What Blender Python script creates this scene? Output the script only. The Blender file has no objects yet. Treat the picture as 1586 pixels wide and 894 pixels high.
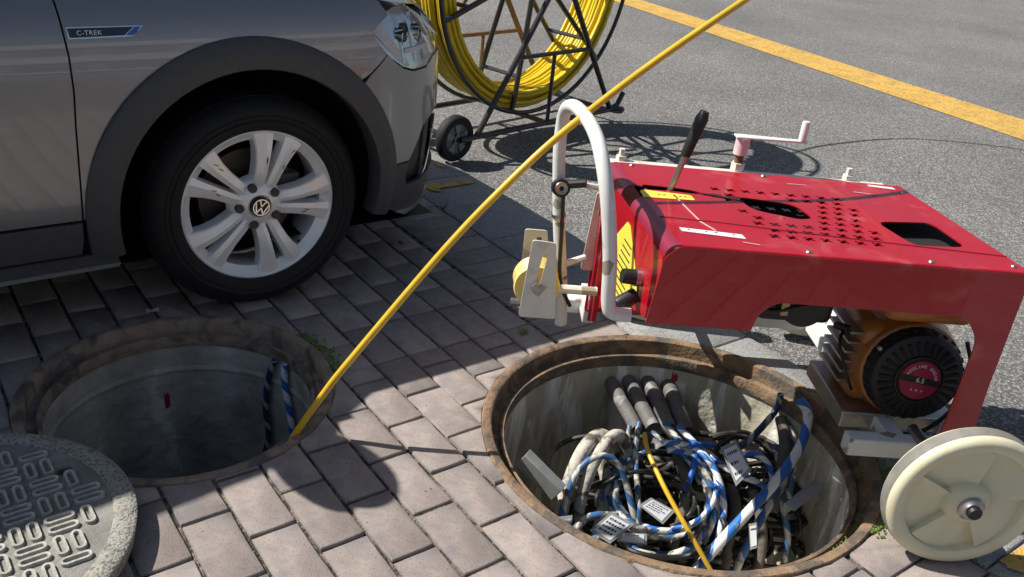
import bpy, bmesh, math, random
import numpy as np
from mathutils import Vector, Matrix
random.seed(7)
R = math.radians
scene = bpy.context.scene
C = scene.collection

# ------------------------------------------------------------------ camera
F_PX, PITCH, ROLL, CAM_H = 1361.81, R(26.1745), R(6.135), 1.2693
CX, CY = 793.0, 447.0
cp, sp, cr, sr = math.cos(PITCH), math.sin(PITCH), math.cos(ROLL), math.sin(ROLL)
_r = Vector((1, 0, 0)); _u = Vector((0, sp, cp)); FWD = Vector((0, cp, -sp))
RIGHT = cr * _r + sr * _u; UP = -sr * _r + cr * _u
cam_d = bpy.data.cameras.new('camera'); cam = bpy.data.objects.new('camera', cam_d); C.objects.link(cam)
cam_d.sensor_width = 36; cam_d.lens = F_PX / 1586 * 36; cam_d.clip_end = 500; cam_d.clip_start = 0.05
cam.matrix_world = Matrix(((RIGHT.x, UP.x, -FWD.x, 0), (RIGHT.y, UP.y, -FWD.y, 0), (RIGHT.z, UP.z, -FWD.z, CAM_H), (0, 0, 0, 1)))
scene.camera = cam
# ------------------------------------------------------------------ light
SUN = Vector((-0.927, 0.106, 1.0)).normalized()
ELEV = math.asin(SUN.z); AZ = math.atan2(SUN.x, SUN.y)
world = bpy.data.worlds.new('World'); scene.world = world; world.use_nodes = True
wn = world.node_tree.nodes; sky = wn.new('ShaderNodeTexSky'); sky.sky_type = 'NISHITA'; sky.sun_disc = False
sky.sun_elevation = ELEV; sky.sun_rotation = AZ % (2 * math.pi); sky.air_density = 1.2; sky.dust_density = 1.5
world.node_tree.links.new(sky.outputs[0], wn['Background'].inputs[0]); wn['Background'].inputs[1].default_value = 0.055
sun_d = bpy.data.lights.new('sun', 'SUN'); sun_d.energy = 5.0; sun_d.angle = R(0.53); sun_d.color = (1, .955, .88)
sun = bpy.data.objects.new('sun', sun_d); C.objects.link(sun); sun.rotation_euler = SUN.to_track_quat('Z', 'Y').to_euler()
vs = scene.view_settings; vs.view_transform = 'Standard'; vs.look = 'None'; vs.exposure = 0.4; vs.gamma = 1
scene.cycles.use_denoising = True; scene.cycles.max_bounces = 8

# ------------------------------------------------------------------ helpers
def at(px, py, z=0.0):
    "the point at height z that the photograph shows at pixel px, py"
    d = RIGHT * ((px - CX) / F_PX) - UP * ((py - CY) / F_PX) + FWD
    t = (z - CAM_H) / d.z
    return Vector((d.x * t, d.y * t, z))
TH = R(-51.5568)                                    # the paving runs along A, the car along B
A = Vector((math.cos(TH), math.sin(TH), 0)); B = Vector((-math.sin(TH), math.cos(TH), 0))
def uv(u, v, z=0.0): return A * u + B * v + Vector((0, 0, z))

def prop(o, label=None, category=None, group=None, kind=None):
    for k, v in (('label', label), ('category', category), ('group', group), ('kind', kind)):
        if v: o[k] = v
    return o
def empty(name, loc=(0, 0, 0), rz=0.0, **k):
    o = bpy.data.objects.new(name, None); C.objects.link(o); o.location = loc; o.rotation_euler = (0, 0, rz); o.empty_display_size = .05
    return prop(o, **k)
def link(name, me, parent=None, **k):
    o = bpy.data.objects.new(name, me); C.objects.link(o)
    if parent: o.parent = parent
    return prop(o, **k)
class MB:
    def __init__(s): s.v = []; s.f = []; s.uv = {}
    def add(s, vs_, fs, M=None):
        b = len(s.v); s.v += [tuple(M @ Vector(p)) if M is not None else tuple(p) for p in vs_]
        s.f += [tuple(i + b for i in f) for f in fs]; return s
    def box(s, x0, x1, y0, y1, z0, z1, M=None):
        vs_ = [(x, y, z) for z in (z0, z1) for y in (y0, y1) for x in (x0, x1)]
        return s.add(vs_, [(0, 2, 3, 1), (4, 5, 7, 6), (0, 1, 5, 4), (2, 6, 7, 3), (0, 4, 6, 2), (1, 3, 7, 5)], M)
    def hexa(s, lo, hi):                            # two quads, lo and hi (same winding, counter-clockwise seen from hi)
        return s.add(list(lo) + list(hi), [(3, 2, 1, 0), (4, 5, 6, 7), (0, 1, 5, 4), (1, 2, 6, 5), (2, 3, 7, 6), (3, 0, 4, 7)])
    def prism(s, poly, z0, z1, ch=0.0, M=None):
        n = len(poly); cx = sum(p[0] for p in poly) / n; cy = sum(p[1] for p in poly) / n
        def ins(p):
            d = math.hypot(p[0] - cx, p[1] - cy) or 1; k = max(0, 1 - ch * 1.3 / d); return (cx + (p[0] - cx) * k, cy + (p[1] - cy) * k)
        lv = [[(p[0], p[1], z0) for p in poly], [(p[0], p[1], z1 - ch) for p in poly]]
        if ch: lv.append([ins(p) + (z1,) for p in poly])
        b = [q for l in lv for q in l]; fs = []
        for k in range(len(lv) - 1):
            for i in range(n): j = (i + 1) % n; fs.append((k * n + i, k * n + j, k * n + n + j, k * n + n + i))
        fs.append(tuple(range((len(lv) - 1) * n, len(lv) * n))); fs.append(tuple(range(n - 1, -1, -1)))
        return s.add(b, fs, M)
    def lathe(s, prof, n=48, M=None, a0=0.0, a1=2 * math.pi, close=False):
        full = abs(a1 - a0 - 2 * math.pi) < 1e-6; m = n if full else n + 1; k = len(prof)
        vs_ = [(r * math.cos(a0 + (a1 - a0) * i / n), r * math.sin(a0 + (a1 - a0) * i / n), z) for i in range(m) for r, z in prof]
        fs = []
        for i in range(n):
            j = (i + 1) % m
            for q in range(k - 1 + (1 if close else 0)):
                q2 = (q + 1) % k; fs.append((i * k + q, j * k + q, j * k + q2, i * k + q2))
        return s.add(vs_, fs, M)
    def tube(s, path, r, n=10, closed=False, squash=None, M=None):
        P = [Vector(p) for p in path]; m = len(P); rad = r if isinstance(r, (list, tuple)) else [r] * m
        T = []
        for i in range(m):
            a = P[(i - 1) % m] if (closed or i) else P[0]; b = P[(i + 1) % m] if (closed or i < m - 1) else P[-1]
            T.append((b - a).normalized())
        nrm = T[0].orthogonal().normalized(); vs_ = []; L = [0.0]
        for i in range(m):
            if i: nrm = (nrm - T[i] * nrm.dot(T[i])).normalized(); L.append(L[-1] + (P[i] - P[i - 1]).length)
            bi = T[i].cross(nrm)
            for k in range(n):
                a = 2 * math.pi * k / n; vs_.append(P[i] + (nrm * math.cos(a) + bi * math.sin(a)) * rad[i])
        fs = []; b0 = len(s.v); f0 = len(s.f)
        for i in range(m if closed else m - 1):
            j = (i + 1) % m
            for k in range(n):
                k2 = (k + 1) % n; fs.append((i * n + k, i * n + k2, j * n + k2, j * n + k))
                lj = L[j] if j else L[-1] + (P[0] - P[-1]).length; w = 2 * math.pi * rad[i]
                s.uv[f0 + len(fs) - 1] = [(k / n, L[i] / w), ((k + 1) / n, L[i] / w), ((k + 1) / n, lj / w), (k / n, lj / w)]
        if not closed: fs += [tuple(range(n - 1, -1, -1)), tuple(range((m - 1) * n, m * n))]
        return s.add(vs_, fs, M)
    def ell(s, c, rx, ry, rz, n=16, m=10, M=None):
        vs_ = []; fs = []
        for i in range(m + 1):
            t = math.pi * i / m
            for k in range(n):
                p = 2 * math.pi * k / n; vs_.append((c[0] + rx * math.sin(t) * math.cos(p), c[1] + ry * math.sin(t) * math.sin(p), c[2] + rz * math.cos(t)))
        for i in range(m):
            for k in range(n): fs.append((i * n + k, (i + 1) * n + k, (i + 1) * n + (k + 1) % n, i * n + (k + 1) % n))
        return s.add(vs_, fs, M)
    def mesh(s, name, m, sharp=35):
        me = bpy.data.meshes.new(name); me.from_pydata(s.v, [], s.f)
        if s.uv:
            l = me.uv_layers.new(name='UVMap'); 
            for i, p in enumerate(me.polygons):
                q = s.uv.get(i)
                if q:
                    for li, c in zip(p.loop_indices, q): l.data[li].uv = c
        if m: me.materials.append(m)
        me.shade_smooth(); me.set_sharp_from_angle(angle=R(sharp)); me.update(); return me
    def build(s, name, m, parent=None, sharp=35, bevel=0.0, **k):
        o = link(name, s.mesh(name, m, sharp), parent, **k)
        if bevel:
            md = o.modifiers.new('bevel', 'BEVEL'); md.width = bevel; md.segments = 2; md.limit_method = 'ANGLE'; md.angle_limit = R(40); md.harden_normals = False
        return o
def spline(pts, n=8, closed=False):
    P = [Vector(p) for p in pts]; m = len(P); out = []
    for i in range(m if closed else m - 1):
        g = (lambda k: P[k % m]) if closed else (lambda k: P[min(max(k, 0), m - 1)])
        a, b, c, d = g(i - 1), g(i), g(i + 1), g(i + 2)
        for q in range(n):
            t = q / n; out.append(.5 * ((2 * b) + (c - a) * t + (2 * a - 5 * b + 4 * c - d) * t * t + (3 * b - a - 3 * c + d) * t ** 3))
    if not closed: out.append(P[-1])
    return out
def frame(loc, zdir, xdir=None):
    z = Vector(zdir).normalized(); x = Vector(xdir) if xdir is not None else z.orthogonal()
    x = (x - z * x.dot(z)).normalized(); y = z.cross(x)
    return Matrix(((x.x, y.x, z.x, loc[0]), (x.y, y.y, z.y, loc[1]), (x.z, y.z, z.z, loc[2]), (0, 0, 0, 1)))
def plate(outer, holes, fn, th, name, m, parent=None, **k):
    "flat sheet with holes in 2D, thickened, mapped by fn(x, y, depth)"
    bm = bmesh.new()
    for loop in [outer] + holes:
        vv = [bm.verts.new((x, y, 0)) for x, y in loop]
        for i in range(len(vv)): bm.edges.new((vv[i], vv[(i + 1) % len(vv)]))
    bmesh.ops.triangle_fill(bm, use_beauty=True, edges=bm.edges[:], normal=(0, 0, 1))
    bm.verts.index_update(); n = len(bm.verts); co = [(v.co.x, v.co.y) for v in bm.verts]
    fs = []
    for f in bm.faces:
        ix = [v.index for v in f.verts]
        a, b, c = [co[i] for i in ix[:3]]
        if (b[0] - a[0]) * (c[1] - a[1]) - (b[1] - a[1]) * (c[0] - a[0]) < 0: ix.reverse()
        fs += [tuple(ix), tuple(n + i for i in reversed(ix))]
    i0 = 0
    for loop in [outer] + holes:
        m_ = len(loop)
        ar = sum(loop[i][0] * loop[(i + 1) % m_][1] - loop[(i + 1) % m_][0] * loop[i][1] for i in range(m_))
        for i in range(m_):
            a, b = i0 + i, i0 + (i + 1) % m_
            fs.append((a, a + n, b + n, b) if (ar > 0) == (loop is outer) else (b, b + n, a + n, a))
        i0 += m_
    bm.free()
    mb = MB(); mb.add([fn(x, y, 0) for x, y in co] + [fn(x, y, th) for x, y in co], fs)
    return mb.build(name, m, parent, sharp=30, **k)
def rounded(pts, r, n=4):
    "round the corners of a polygon"
    out = []; m = len(pts)
    for i in range(m):
        p = Vector(pts[i]); a = (Vector(pts[i - 1]) - p); b = (Vector(pts[(i + 1) % m]) - p)
        rr = r[i] if isinstance(r, (list, tuple)) else r; k = min(rr, a.length * .45, b.length * .45)
        if k <= 1e-5: out.append(tuple(p)); continue
        a = p + a.normalized() * k; b = p + b.normalized() * k
        for q in range(n + 1): t = q / n; out.append(tuple((1 - t) ** 2 * a + 2 * t * (1 - t) * p + t * t * b))
    return out
def text(s, size, M, m, name, parent, ext=.0006, align='CENTER', extra=1.0):
    cu = bpy.data.curves.new(name, 'FONT'); cu.body = s; cu.size = size; cu.extrude = ext; cu.align_x = align; cu.align_y = 'CENTER'; cu.resolution_u = 3; cu.space_character = extra
    o = bpy.data.objects.new(name, cu); C.objects.link(o)
    me = bpy.data.meshes.new_from_object(o.evaluated_get(bpy.context.evaluated_depsgraph_get())); bpy.data.objects.remove(o)
    me.transform(M); me.materials.clear(); me.materials.append(m); me.name = name
    return link(name, me, parent)

# ------------------------------------------------------------------ materials
def mat(name, col, rough=.5, metal=0.0, var=0.0, vs=18.0, bump=0.0, bs=90.0, coat=0.0, spec=.5, rnd=0.0, col2=None, mixs=6.0, mixt=(.45, .62), stretch=None, speck=None, rvar=0.0, alpha=None, trans=0.0, sheen=None):
    m = bpy.data.materials.new(name); m.use_nodes = True; nt = m.node_tree; N = nt.nodes; Lk = nt.links.new; bs_ = N['Principled BSDF']
    tc = N.new('ShaderNodeTexCoord'); src = tc.outputs['Object']
    if stretch:
        mp = N.new('ShaderNodeMapping'); mp.inputs['Scale'].default_value = stretch; Lk(src, mp.inputs[0]); sv = mp.outputs[0]
    else: sv = src
    def noise(scale, detail=5, vec=None, dist=0.0):
        n = N.new('ShaderNodeTexNoise'); n.inputs['Scale'].default_value = scale; n.inputs['Detail'].default_value = detail; n.inputs['Distortion'].default_value = dist; Lk(vec or sv, n.inputs['Vector']); return n.outputs['Fac']
    def ramp(fac, a, b):
        r = N.new('ShaderNodeMapRange'); r.inputs[1].default_value = a; r.inputs[2].default_value = b; r.interpolation_type = 'SMOOTHSTEP'; Lk(fac, r.inputs[0]); return r.outputs[0]
    def mixc(fac, c1, c2):
        x = N.new('ShaderNodeMix'); x.data_type = 'RGBA'
        if isinstance(fac, float): x.inputs[0].default_value = fac
        else: Lk(fac, x.inputs[0])
        for i, c in ((6, c1), (7, c2)):
            if isinstance(c, tuple): x.inputs[i].default_value = c + (1,)
            else: Lk(c, x.inputs[i])
        return x.outputs[2]
    out = tuple(col)
    if col2: out = mixc(ramp(noise(mixs, 8, dist=.6), *mixt), out, tuple(col2))
    if speck:
        sc, c, lo, hi = speck; vo = N.new('ShaderNodeTexVoronoi'); vo.inputs['Scale'].default_value = sc; Lk(src, vo.inputs['Vector'])
        sp_ = N.new('ShaderNodeSeparateColor'); Lk(vo.outputs['Color'], sp_.inputs[0]); out = mixc(ramp(sp_.outputs[0], lo, hi), out, tuple(c))
    def scale_by(out, fac, lo, hi):
        mr = N.new('ShaderNodeMapRange'); mr.inputs[1].default_value = .25; mr.inputs[2].default_value = .75; mr.inputs[3].default_value = lo; mr.inputs[4].default_value = hi; Lk(fac, mr.inputs[0])
        vm = N.new('ShaderNodeVectorMath'); vm.operation = 'SCALE'
        if isinstance(out, tuple): vm.inputs[0].default_value = out
        else: Lk(out, vm.inputs[0])
        Lk(mr.outputs[0], vm.inputs['Scale']); return vm.outputs[0]
    if var: out = scale_by(out, noise(vs, 6), 1 - var, 1 + var)
    if rnd:
        oi = N.new('ShaderNodeObjectInfo'); out = scale_by(out, oi.outputs['Random'], 1 - rnd, 1 + rnd)
    if isinstance(out, tuple): bs_.inputs['Base Color'].default_value = out + (1,)
    else: Lk(out, bs_.inputs['Base Color'])
    bs_.inputs['Roughness'].default_value = rough; bs_.inputs['Metallic'].default_value = metal; bs_.inputs['Specular IOR Level'].default_value = spec
    if rvar:
        mr = N.new('ShaderNodeMapRange'); mr.inputs[1].default_value = .3; mr.inputs[2].default_value = .7; mr.inputs[3].default_value = max(.02, rough - rvar); mr.inputs[4].default_value = rough + rvar; Lk(noise(vs * .7, 4), mr.inputs[0]); Lk(mr.outputs[0], bs_.inputs['Roughness'])
    bs_.inputs['Coat Weight'].default_value = coat; bs_.inputs['Coat Roughness'].default_value = .03
    if trans: bs_.inputs['Transmission Weight'].default_value = trans
    if alpha is not None: bs_.inputs['Alpha'].default_value = alpha
    if bump:
        bp = N.new('ShaderNodeBump'); bp.inputs['Strength'].default_value = 1; bp.inputs['Distance'].default_value = bump; Lk(noise(bs, 6, src), bp.inputs['Height']); Lk(bp.outputs[0], bs_.inputs['Normal'])
    return m
def striped(name, white, blue, dirt, rough=.45, dirtlo=.5, pitch=.8, duty=.5):
    m = bpy.data.materials.new(name); m.use_nodes = True; nt = m.node_tree; N = nt.nodes; Lk = nt.links.new; b = N['Principled BSDF']
    tc = N.new('ShaderNodeTexCoord'); sx = N.new('ShaderNodeSeparateXYZ'); Lk(tc.outputs['UV'], sx.inputs[0])
    ma = N.new('ShaderNodeMath'); ma.operation = 'MULTIPLY_ADD'; Lk(sx.outputs[1], ma.inputs[0]); ma.inputs[1].default_value = pitch; Lk(sx.outputs[0], ma.inputs[2])
    fr = N.new('ShaderNodeMath'); fr.operation = 'FRACT'; Lk(ma.outputs[0], fr.inputs[0])
    no = N.new('ShaderNodeTexNoise'); no.inputs['Scale'].default_value = 30; Lk(tc.outputs['Object'], no.inputs['Vector']); no.inputs['Detail'].default_value = 6
    w = N.new('ShaderNodeMath'); w.operation = 'MULTIPLY_ADD'; Lk(no.outputs['Fac'], w.inputs[0]); w.inputs[1].default_value = .25; w.inputs[2].default_value = duty - .125
    gt = N.new('ShaderNodeMath'); gt.operation = 'GREATER_THAN'; Lk(fr.outputs[0], gt.inputs[0]); Lk(w.outputs[0], gt.inputs[1])
    x = N.new('ShaderNodeMix'); x.data_type = 'RGBA'; Lk(gt.outputs[0], x.inputs[0]); x.inputs[6].default_value = white + (1,); x.inputs[7].default_value = blue + (1,)
    n2 = N.new('ShaderNodeTexNoise'); n2.inputs['Scale'].default_value = 60; n2.inputs['Detail'].default_value = 8; Lk(tc.outputs['Object'], n2.inputs['Vector'])
    mr = N.new('ShaderNodeMapRange'); mr.inputs[1].default_value = dirtlo; mr.inputs[2].default_value = dirtlo + .16; Lk(n2.outputs['Fac'], mr.inputs[0])
    y = N.new('ShaderNodeMix'); y.data_type = 'RGBA'; Lk(mr.outputs[0], y.inputs[0]); Lk(x.outputs[2], y.inputs[6]); y.inputs[7].default_value = dirt + (1,)
    Lk(y.outputs[2], b.inputs['Base Color']); b.inputs['Roughness'].default_value = rough; return m
def clear(name, tint=(.95, .97, .97), refl=.12):
    m = bpy.data.materials.new(name); m.use_nodes = True; nt = m.node_tree; N = nt.nodes; N.remove(N['Principled BSDF'])
    t = N.new('ShaderNodeBsdfTransparent'); t.inputs[0].default_value = tint + (1,); g = N.new('ShaderNodeBsdfGlossy'); g.inputs['Roughness'].default_value = .03
    fr = N.new('ShaderNodeFresnel'); fr.inputs[0].default_value = 1.22; mx = N.new('ShaderNodeMixShader')
    nt.links.new(fr.outputs[0], mx.inputs[0]); nt.links.new(t.outputs[0], mx.inputs[1]); nt.links.new(g.outputs[0], mx.inputs[2]); nt.links.new(mx.outputs[0], N['Material Output'].inputs[0]); return m
asphalt = mat('asphalt', (.135, .133, .13), .92, var=.2, vs=.8, bump=.006, bs=150, speck=(170, (.34, .33, .315), .55, .95), col2=(.105, .104, .102), mixs=70, spec=.3)
paver_m = mat('paver_concrete', (.325, .276, .25), .9, var=.2, vs=15, bump=.0016, bs=380, rnd=.09, col2=(.235, .208, .203), mixs=9, mixt=(.42, .66), speck=(520, (.17, .15, .14), .9, 1.0), spec=.25)
sand_m = mat('joint_sand', (.2, .172, .145), .95, var=.5, vs=60, bump=.012, bs=160, col2=(.05, .045, .04), mixs=30, mixt=(.46, .56))
kerb_m = mat('kerb_granite', (.30, .30, .295), .85, var=.1, vs=12, bump=.0015, bs=260, rnd=.06, speck=(330, (.15, .15, .155), .7, .9), spec=.3)
yellow_paint = mat('road_paint_yellow', (.60, .36, .07), .8, var=.22, vs=6, bump=.004, bs=150, col2=(.4, .25, .08), mixs=30, mixt=(.56, .66), speck=(110, (.16, .15, .13), .86, .93))
iron_m = mat('rusty_cast_iron', (.27, .2, .15), .85, var=.25, vs=30, bump=.004, bs=110, col2=(.12, .095, .08), mixs=14)
iron_brown = mat('orange_rust_iron', (.25, .165, .1), .85, var=.25, vs=30, bump=.004, bs=110, col2=(.12, .095, .075), mixs=16, mixt=(.45, .58))
wall_m = mat('chamber_concrete', (.46, .43, .37), .9, var=.45, vs=3.2, bump=.012, bs=22, col2=(.6, .58, .52), mixs=3, mixt=(.56, .64), stretch=(2.2, 2.2, 1.6))
wall2_m = mat('stained_chamber_concrete', (.50, .465, .36), .88, var=.3, vs=4, bump=.008, bs=30, col2=(.78, .76, .7), mixs=3.4, mixt=(.5, .6), stretch=(4.5, 4.5, 1.0))
mud_m = mat('wet_mud', (.05, .045, .04), .4, var=.4, vs=14, bump=.012, bs=25)
moss_m = mat('moss', (.10, .16, .02), .95, var=.4, vs=60, rnd=.2)
weed_m = mat('weed_leaf', (.10, .17, .04), .7, var=.3, vs=40)
cover_edge = mat('cover_rim_concrete', (.33, .32, .28), .9, var=.2, vs=40, bump=.005, bs=230, speck=(230, (.16, .155, .14), .65, .9))
cover_pan = mat('cover_panel', (.21, .2, .18), .85, var=.22, vs=16, bump=.003, bs=120, col2=(.26, .25, .22), mixs=5, mixt=(.5, .66))
cover_rib = mat('cover_rib_worn', (.40, .39, .35), .85, var=.3, vs=50, bump=.003, bs=200)
hole_shade = mat('hole_shade', (.012, .012, .012), .9)  # near-black colour standing in for the shade inside holes and slots
paint_m = mat('grey_metallic_paint', (.245, .25, .262), .3, metal=.55, coat=1.0, spec=.5)
clad_m = mat('dark_grey_plastic', (.058, .058, .062), .52, var=.12, vs=50, bump=.0004, bs=700)
black_m = mat('black_plastic', (.012, .012, .013), .5)
liner_m = mat('wheel_well_felt', (.008, .008, .009), .95)
rubber_m = mat('tyre_rubber', (.007, .007, .008), .72, var=.2, vs=60, bump=.0008, bs=260)
alloy_m = mat('silver_alloy', (.93, .925, .92), .28, metal=.2)
alloy_dark = mat('scraped_alloy', (.10, .10, .10), .5, metal=.6)
chrome_m = mat('chrome', (.82, .82, .82), .08, metal=1.0)
satin_m = mat('satin_silver_trim', (.62, .63, .64), .3, metal=.7)
glass_dark = mat('tinted_glass', (.012, .014, .015), .05, coat=1.0)
lens_m = clear('headlight_lens')
reflector_m = mat('headlight_reflector', (.93, .93, .91), .16, metal=.6)
red_m = mat('red_enamel', (.40, .004, .014), .36, var=.10, vs=7, rvar=.12, coat=.35, col2=(.47, .06, .07), mixs=9, mixt=(.56, .74))
white_m = mat('white_enamel', (.72, .72, .70), .4, var=.06, vs=30, rvar=.1, speck=(38, (.3, .26, .22), .94, .99))
cream_m = mat('cream_enamel', (.70, .66, .58), .45, var=.12, vs=20, col2=(.5, .45, .38), mixs=12, mixt=(.6, .7))
steel_m = mat('bare_steel', (.42, .40, .38), .35, metal=.9, var=.2, vs=40)
rust_m = mat('rusty_steel', (.16, .08, .045), .8, var=.35, vs=50)
nylon_m = mat('ivory_nylon', (.70, .66, .47), .42, var=.1, vs=9, col2=(.6, .5, .24), mixs=7, mixt=(.58, .78), spec=.5, bump=.0006, bs=60)
nylon_dirty = mat('scuffed_nylon_tread', (.20, .19, .17), .8, var=.3, vs=25)
orange_m = mat('orange_engine_enamel', (.42, .15, .03), .35, var=.08, vs=20, coat=.3)
yellow_st = mat('yellow_sticker', (.78, .68, .08), .4, var=.06, vs=60)
white_st = mat('white_sticker', (.78, .72, .74), .5, var=.05, vs=60)
ink_m = mat('dark_ink', (.03, .03, .03), .6)
label_red = mat('maroon_label', (.33, .015, .06), .4)
white_ink = mat('white_ink', (.8, .8, .8), .5)
reel_black = mat('black_enamel_tube', (.02, .02, .022), .35, var=.2, vs=30, coat=.2)
reel_rust = mat('brown_rusted_tube', (.20, .12, .07), .7, var=.3, vs=40)
rod_y = mat('yellow_fibreglass', (.72, .45, .03), .35, var=.1, vs=20, coat=.3)
coil_y = mat('yellow_fibreglass_coil', (.72, .53, .02), .38, var=.12, vs=14)
caster_g = mat('grey_caster_hub', (.13, .14, .15), .5)
pulley_y = mat('yellow_pulley_nylon', (.78, .6, .2), .45, var=.1, vs=30)
cab_clean = striped('clean_striped_jacket', (.80, .80, .80), (.03, .16, .52), (.3, .27, .22), dirtlo=.58)
cab_dirty = striped('dirty_striped_jacket', (.58, .56, .50), (.035, .14, .36), (.13, .115, .09), dirtlo=.48)
cab_navy = striped('navy_striped_jacket', (.42, .40, .36), (.02, .04, .12), (.1, .09, .08), dirtlo=.56, duty=.3)
cab_grey = mat('muddy_wrapped_bundle', (.50, .47, .41), .8, var=.2, vs=30, col2=(.13, .11, .085), mixs=22, mixt=(.5, .6), bump=.003, bs=80)
cab_brown = mat('brown_muddy_jacket', (.13, .11, .09), .8, var=.3, vs=30, bump=.003, bs=80)
cab_tangle = mat('muddy_black_jacket', (.03, .028, .026), .55, var=.3, vs=20, col2=(.15, .13, .11), mixs=16, mixt=(.56, .66))
cab_black = mat('black_cable_jacket', (.02, .02, .02), .5, var=.3, vs=30)
duct_m = mat('grey_duct_pipe', (.15, .145, .14), .7, var=.3, vs=25, bump=.003, bs=60, col2=(.3, .29, .27), mixs=18, mixt=(.58, .66))
galv_m = mat('galvanised_angle', (.42, .43, .43), .5, metal=.5, var=.15, vs=30)
sleeve_m = mat('cloudy_plastic_sleeve', (.40, .40, .38), .25, coat=.5, alpha=.75)
tag_m = mat('paper_tag', (.75, .77, .82), .6)
blue_tape = mat('blue_tape', (.02, .12, .5), .4, var=.2, vs=30)
redmark = mat('red_spray_mark', (.35, .02, .04), .7, var=.3, vs=60)
facade_m = mat('facade_render', (.22, .215, .21), .8, var=.05)
pane_m = mat('facade_glass', (.05, .08, .12), .08, coat=.5)

# ------------------------------------------------------------------ ground
PIT1 = (Vector((-.793, 1.8194, 0)), .3765); PIT2 = (Vector((.455, 1.855, 0)), .498)
PITS = [PIT1, PIT2]
def sheet(name, corners, z, m, holes=(), **k):
    outer = [(p.x, p.y) for p in corners]
    hs = [[(c.x + r * math.cos(2 * math.pi * i / 64), c.y + r * math.sin(2 * math.pi * i / 64)) for i in range(64)] for c, r in holes]
    return plate(outer, hs, lambda x, y, d: (x, y, z - d), .02, name, m, **k)
road = sheet('asphalt_road', [uv(-220, 2.095), uv(220, 2.095), uv(220, 300), uv(-220, 300)], -.012, asphalt, kind='structure')
pave = sheet('pavement', [uv(-40, -14), uv(40, -14), uv(40, 2.095), uv(-40, 2.095)], -.0075, sand_m, [(c, r - .01) for c, r in PITS], kind='structure')
def clip(poly):
    "a convex polygon minus the two pit circles: list of polygons"
    for c, r in PITS:
        n = len(poly); pts = []
        if all((Vector(p + (0,)) - c).length > r + .3 for p in poly): continue
        for i in range(n):
            a, b = Vector(poly[i] + (0,)), Vector(poly[(i + 1) % n] + (0,)); m = max(2, int((b - a).length / .008))
            for q in range(m): pts.append(a.lerp(b, q / m))
        ins = [(p - c).length < r for p in pts]
        if not any(ins): continue
        if all(ins): return []
        m = len(pts); res = []; st = [i for i in range(m) if not ins[i] and ins[i - 1]]
        for s0 in st:
            run = []; i = s0
            while not ins[i % m]: run.append(pts[i % m]); i += 1
            def cross(p, q):
                lo, hi = 0., 1.
                for _ in range(24):
                    t = (lo + hi) / 2
                    if (p.lerp(q, t) - c).length > r: lo = t
                    else: hi = t
                return p.lerp(q, lo)
            e0 = cross(run[0], pts[s0 - 1]); e1 = cross(run[-1], pts[i % m])
            a1 = math.atan2(e1.y - c.y, e1.x - c.x); a0 = math.atan2(e0.y - c.y, e0.x - c.x); d = (a0 - a1 + math.pi) % (2 * math.pi) - math.pi
            arc = [c + r * Vector((math.cos(a1 + d * k / 8), math.sin(a1 + d * k / 8), 0)) for k in range(1, 8)]
            keep = [p for j, p in enumerate(run) if j in (0, len(run) - 1) or abs((run[j] - run[j - 1]).cross(run[j + 1] - run[j]).z) > 1e-7]
            pl = [e0] + keep + [e1] + arc
            ar = sum(pl[k].x * pl[(k + 1) % len(pl)].y - pl[(k + 1) % len(pl)].x * pl[k].y for k in range(len(pl))) / 2
            if abs(ar) > 2.5e-4: res.append(([(p.x, p.y) for p in (pl if ar > 0 else pl[::-1])]))
        return res
    return [poly]
def pix(P):
    d = P - Vector((0, 0, CAM_H)); w = d.dot(FWD)
    return (CX + F_PX * d.dot(RIGHT) / w, CY - F_PX * d.dot(UP) / w, w) if w > .1 else (1e6, 1e6, w)
def rect(u0, u1, v0, v1): return [tuple(uv(u, v))[:2] for u, v in ((u0, v0), (u1, v0), (u1, v1), (u0, v1))]
rects = []
PU, PV = .2, .1055; v_first = .355
for k in range(-18, 11):
    v0 = v_first + k * PV + .0038; v1 = v_first + (k + 1) * PV - .0038
    if k == 10: v1 = min(v1, 1.532)
    off = -1.433 if k % 2 == 0 else -1.335
    grid = [off + j * PU for j in range(-12, 10)]
    if k >= 6: grid = [b for b in grid if b < -2.05] + [-2.005, -1.805] + [b for b in grid if b > -1.76]   # a cut course
    for b0, b1 in zip(grid, grid[1:]): rects.append((b0 + .0034, b1 - .0034, v0, v1))
vb0, vb1 = v_first + 11 * PV + .014, 1.757
for j in range(-25, 24): rects.append((-2.338 + j * .1035, -2.338 + j * .1035 + .0985, vb0, vb1))
pieces = []
for r4 in rects:
    full = rect(*r4)
    for pl in clip(full): pieces.append((pl, r4, len(pl) == 4 and pl is full or len(pl) == 4))
def importance(pl):
    cx_ = sum(p[0] for p in pl) / len(pl); cy_ = sum(p[1] for p in pl) / len(pl); x, y, w = pix(Vector((cx_, cy_, 0)))
    out = x < -60 or x > 1650 or y > 950 or y < 200 or w < .1
    hid = (Vector((cx_, cy_, 0)).dot(A) < -2.62 and Vector((cx_, cy_, 0)).dot(B) < 1.35)
    return -1e3 - w if out or hid else -w
pieces.sort(key=lambda p: -importance(p[0]))
shared = {}
def shift(): return (random.uniform(-.0016, .0016))
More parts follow.
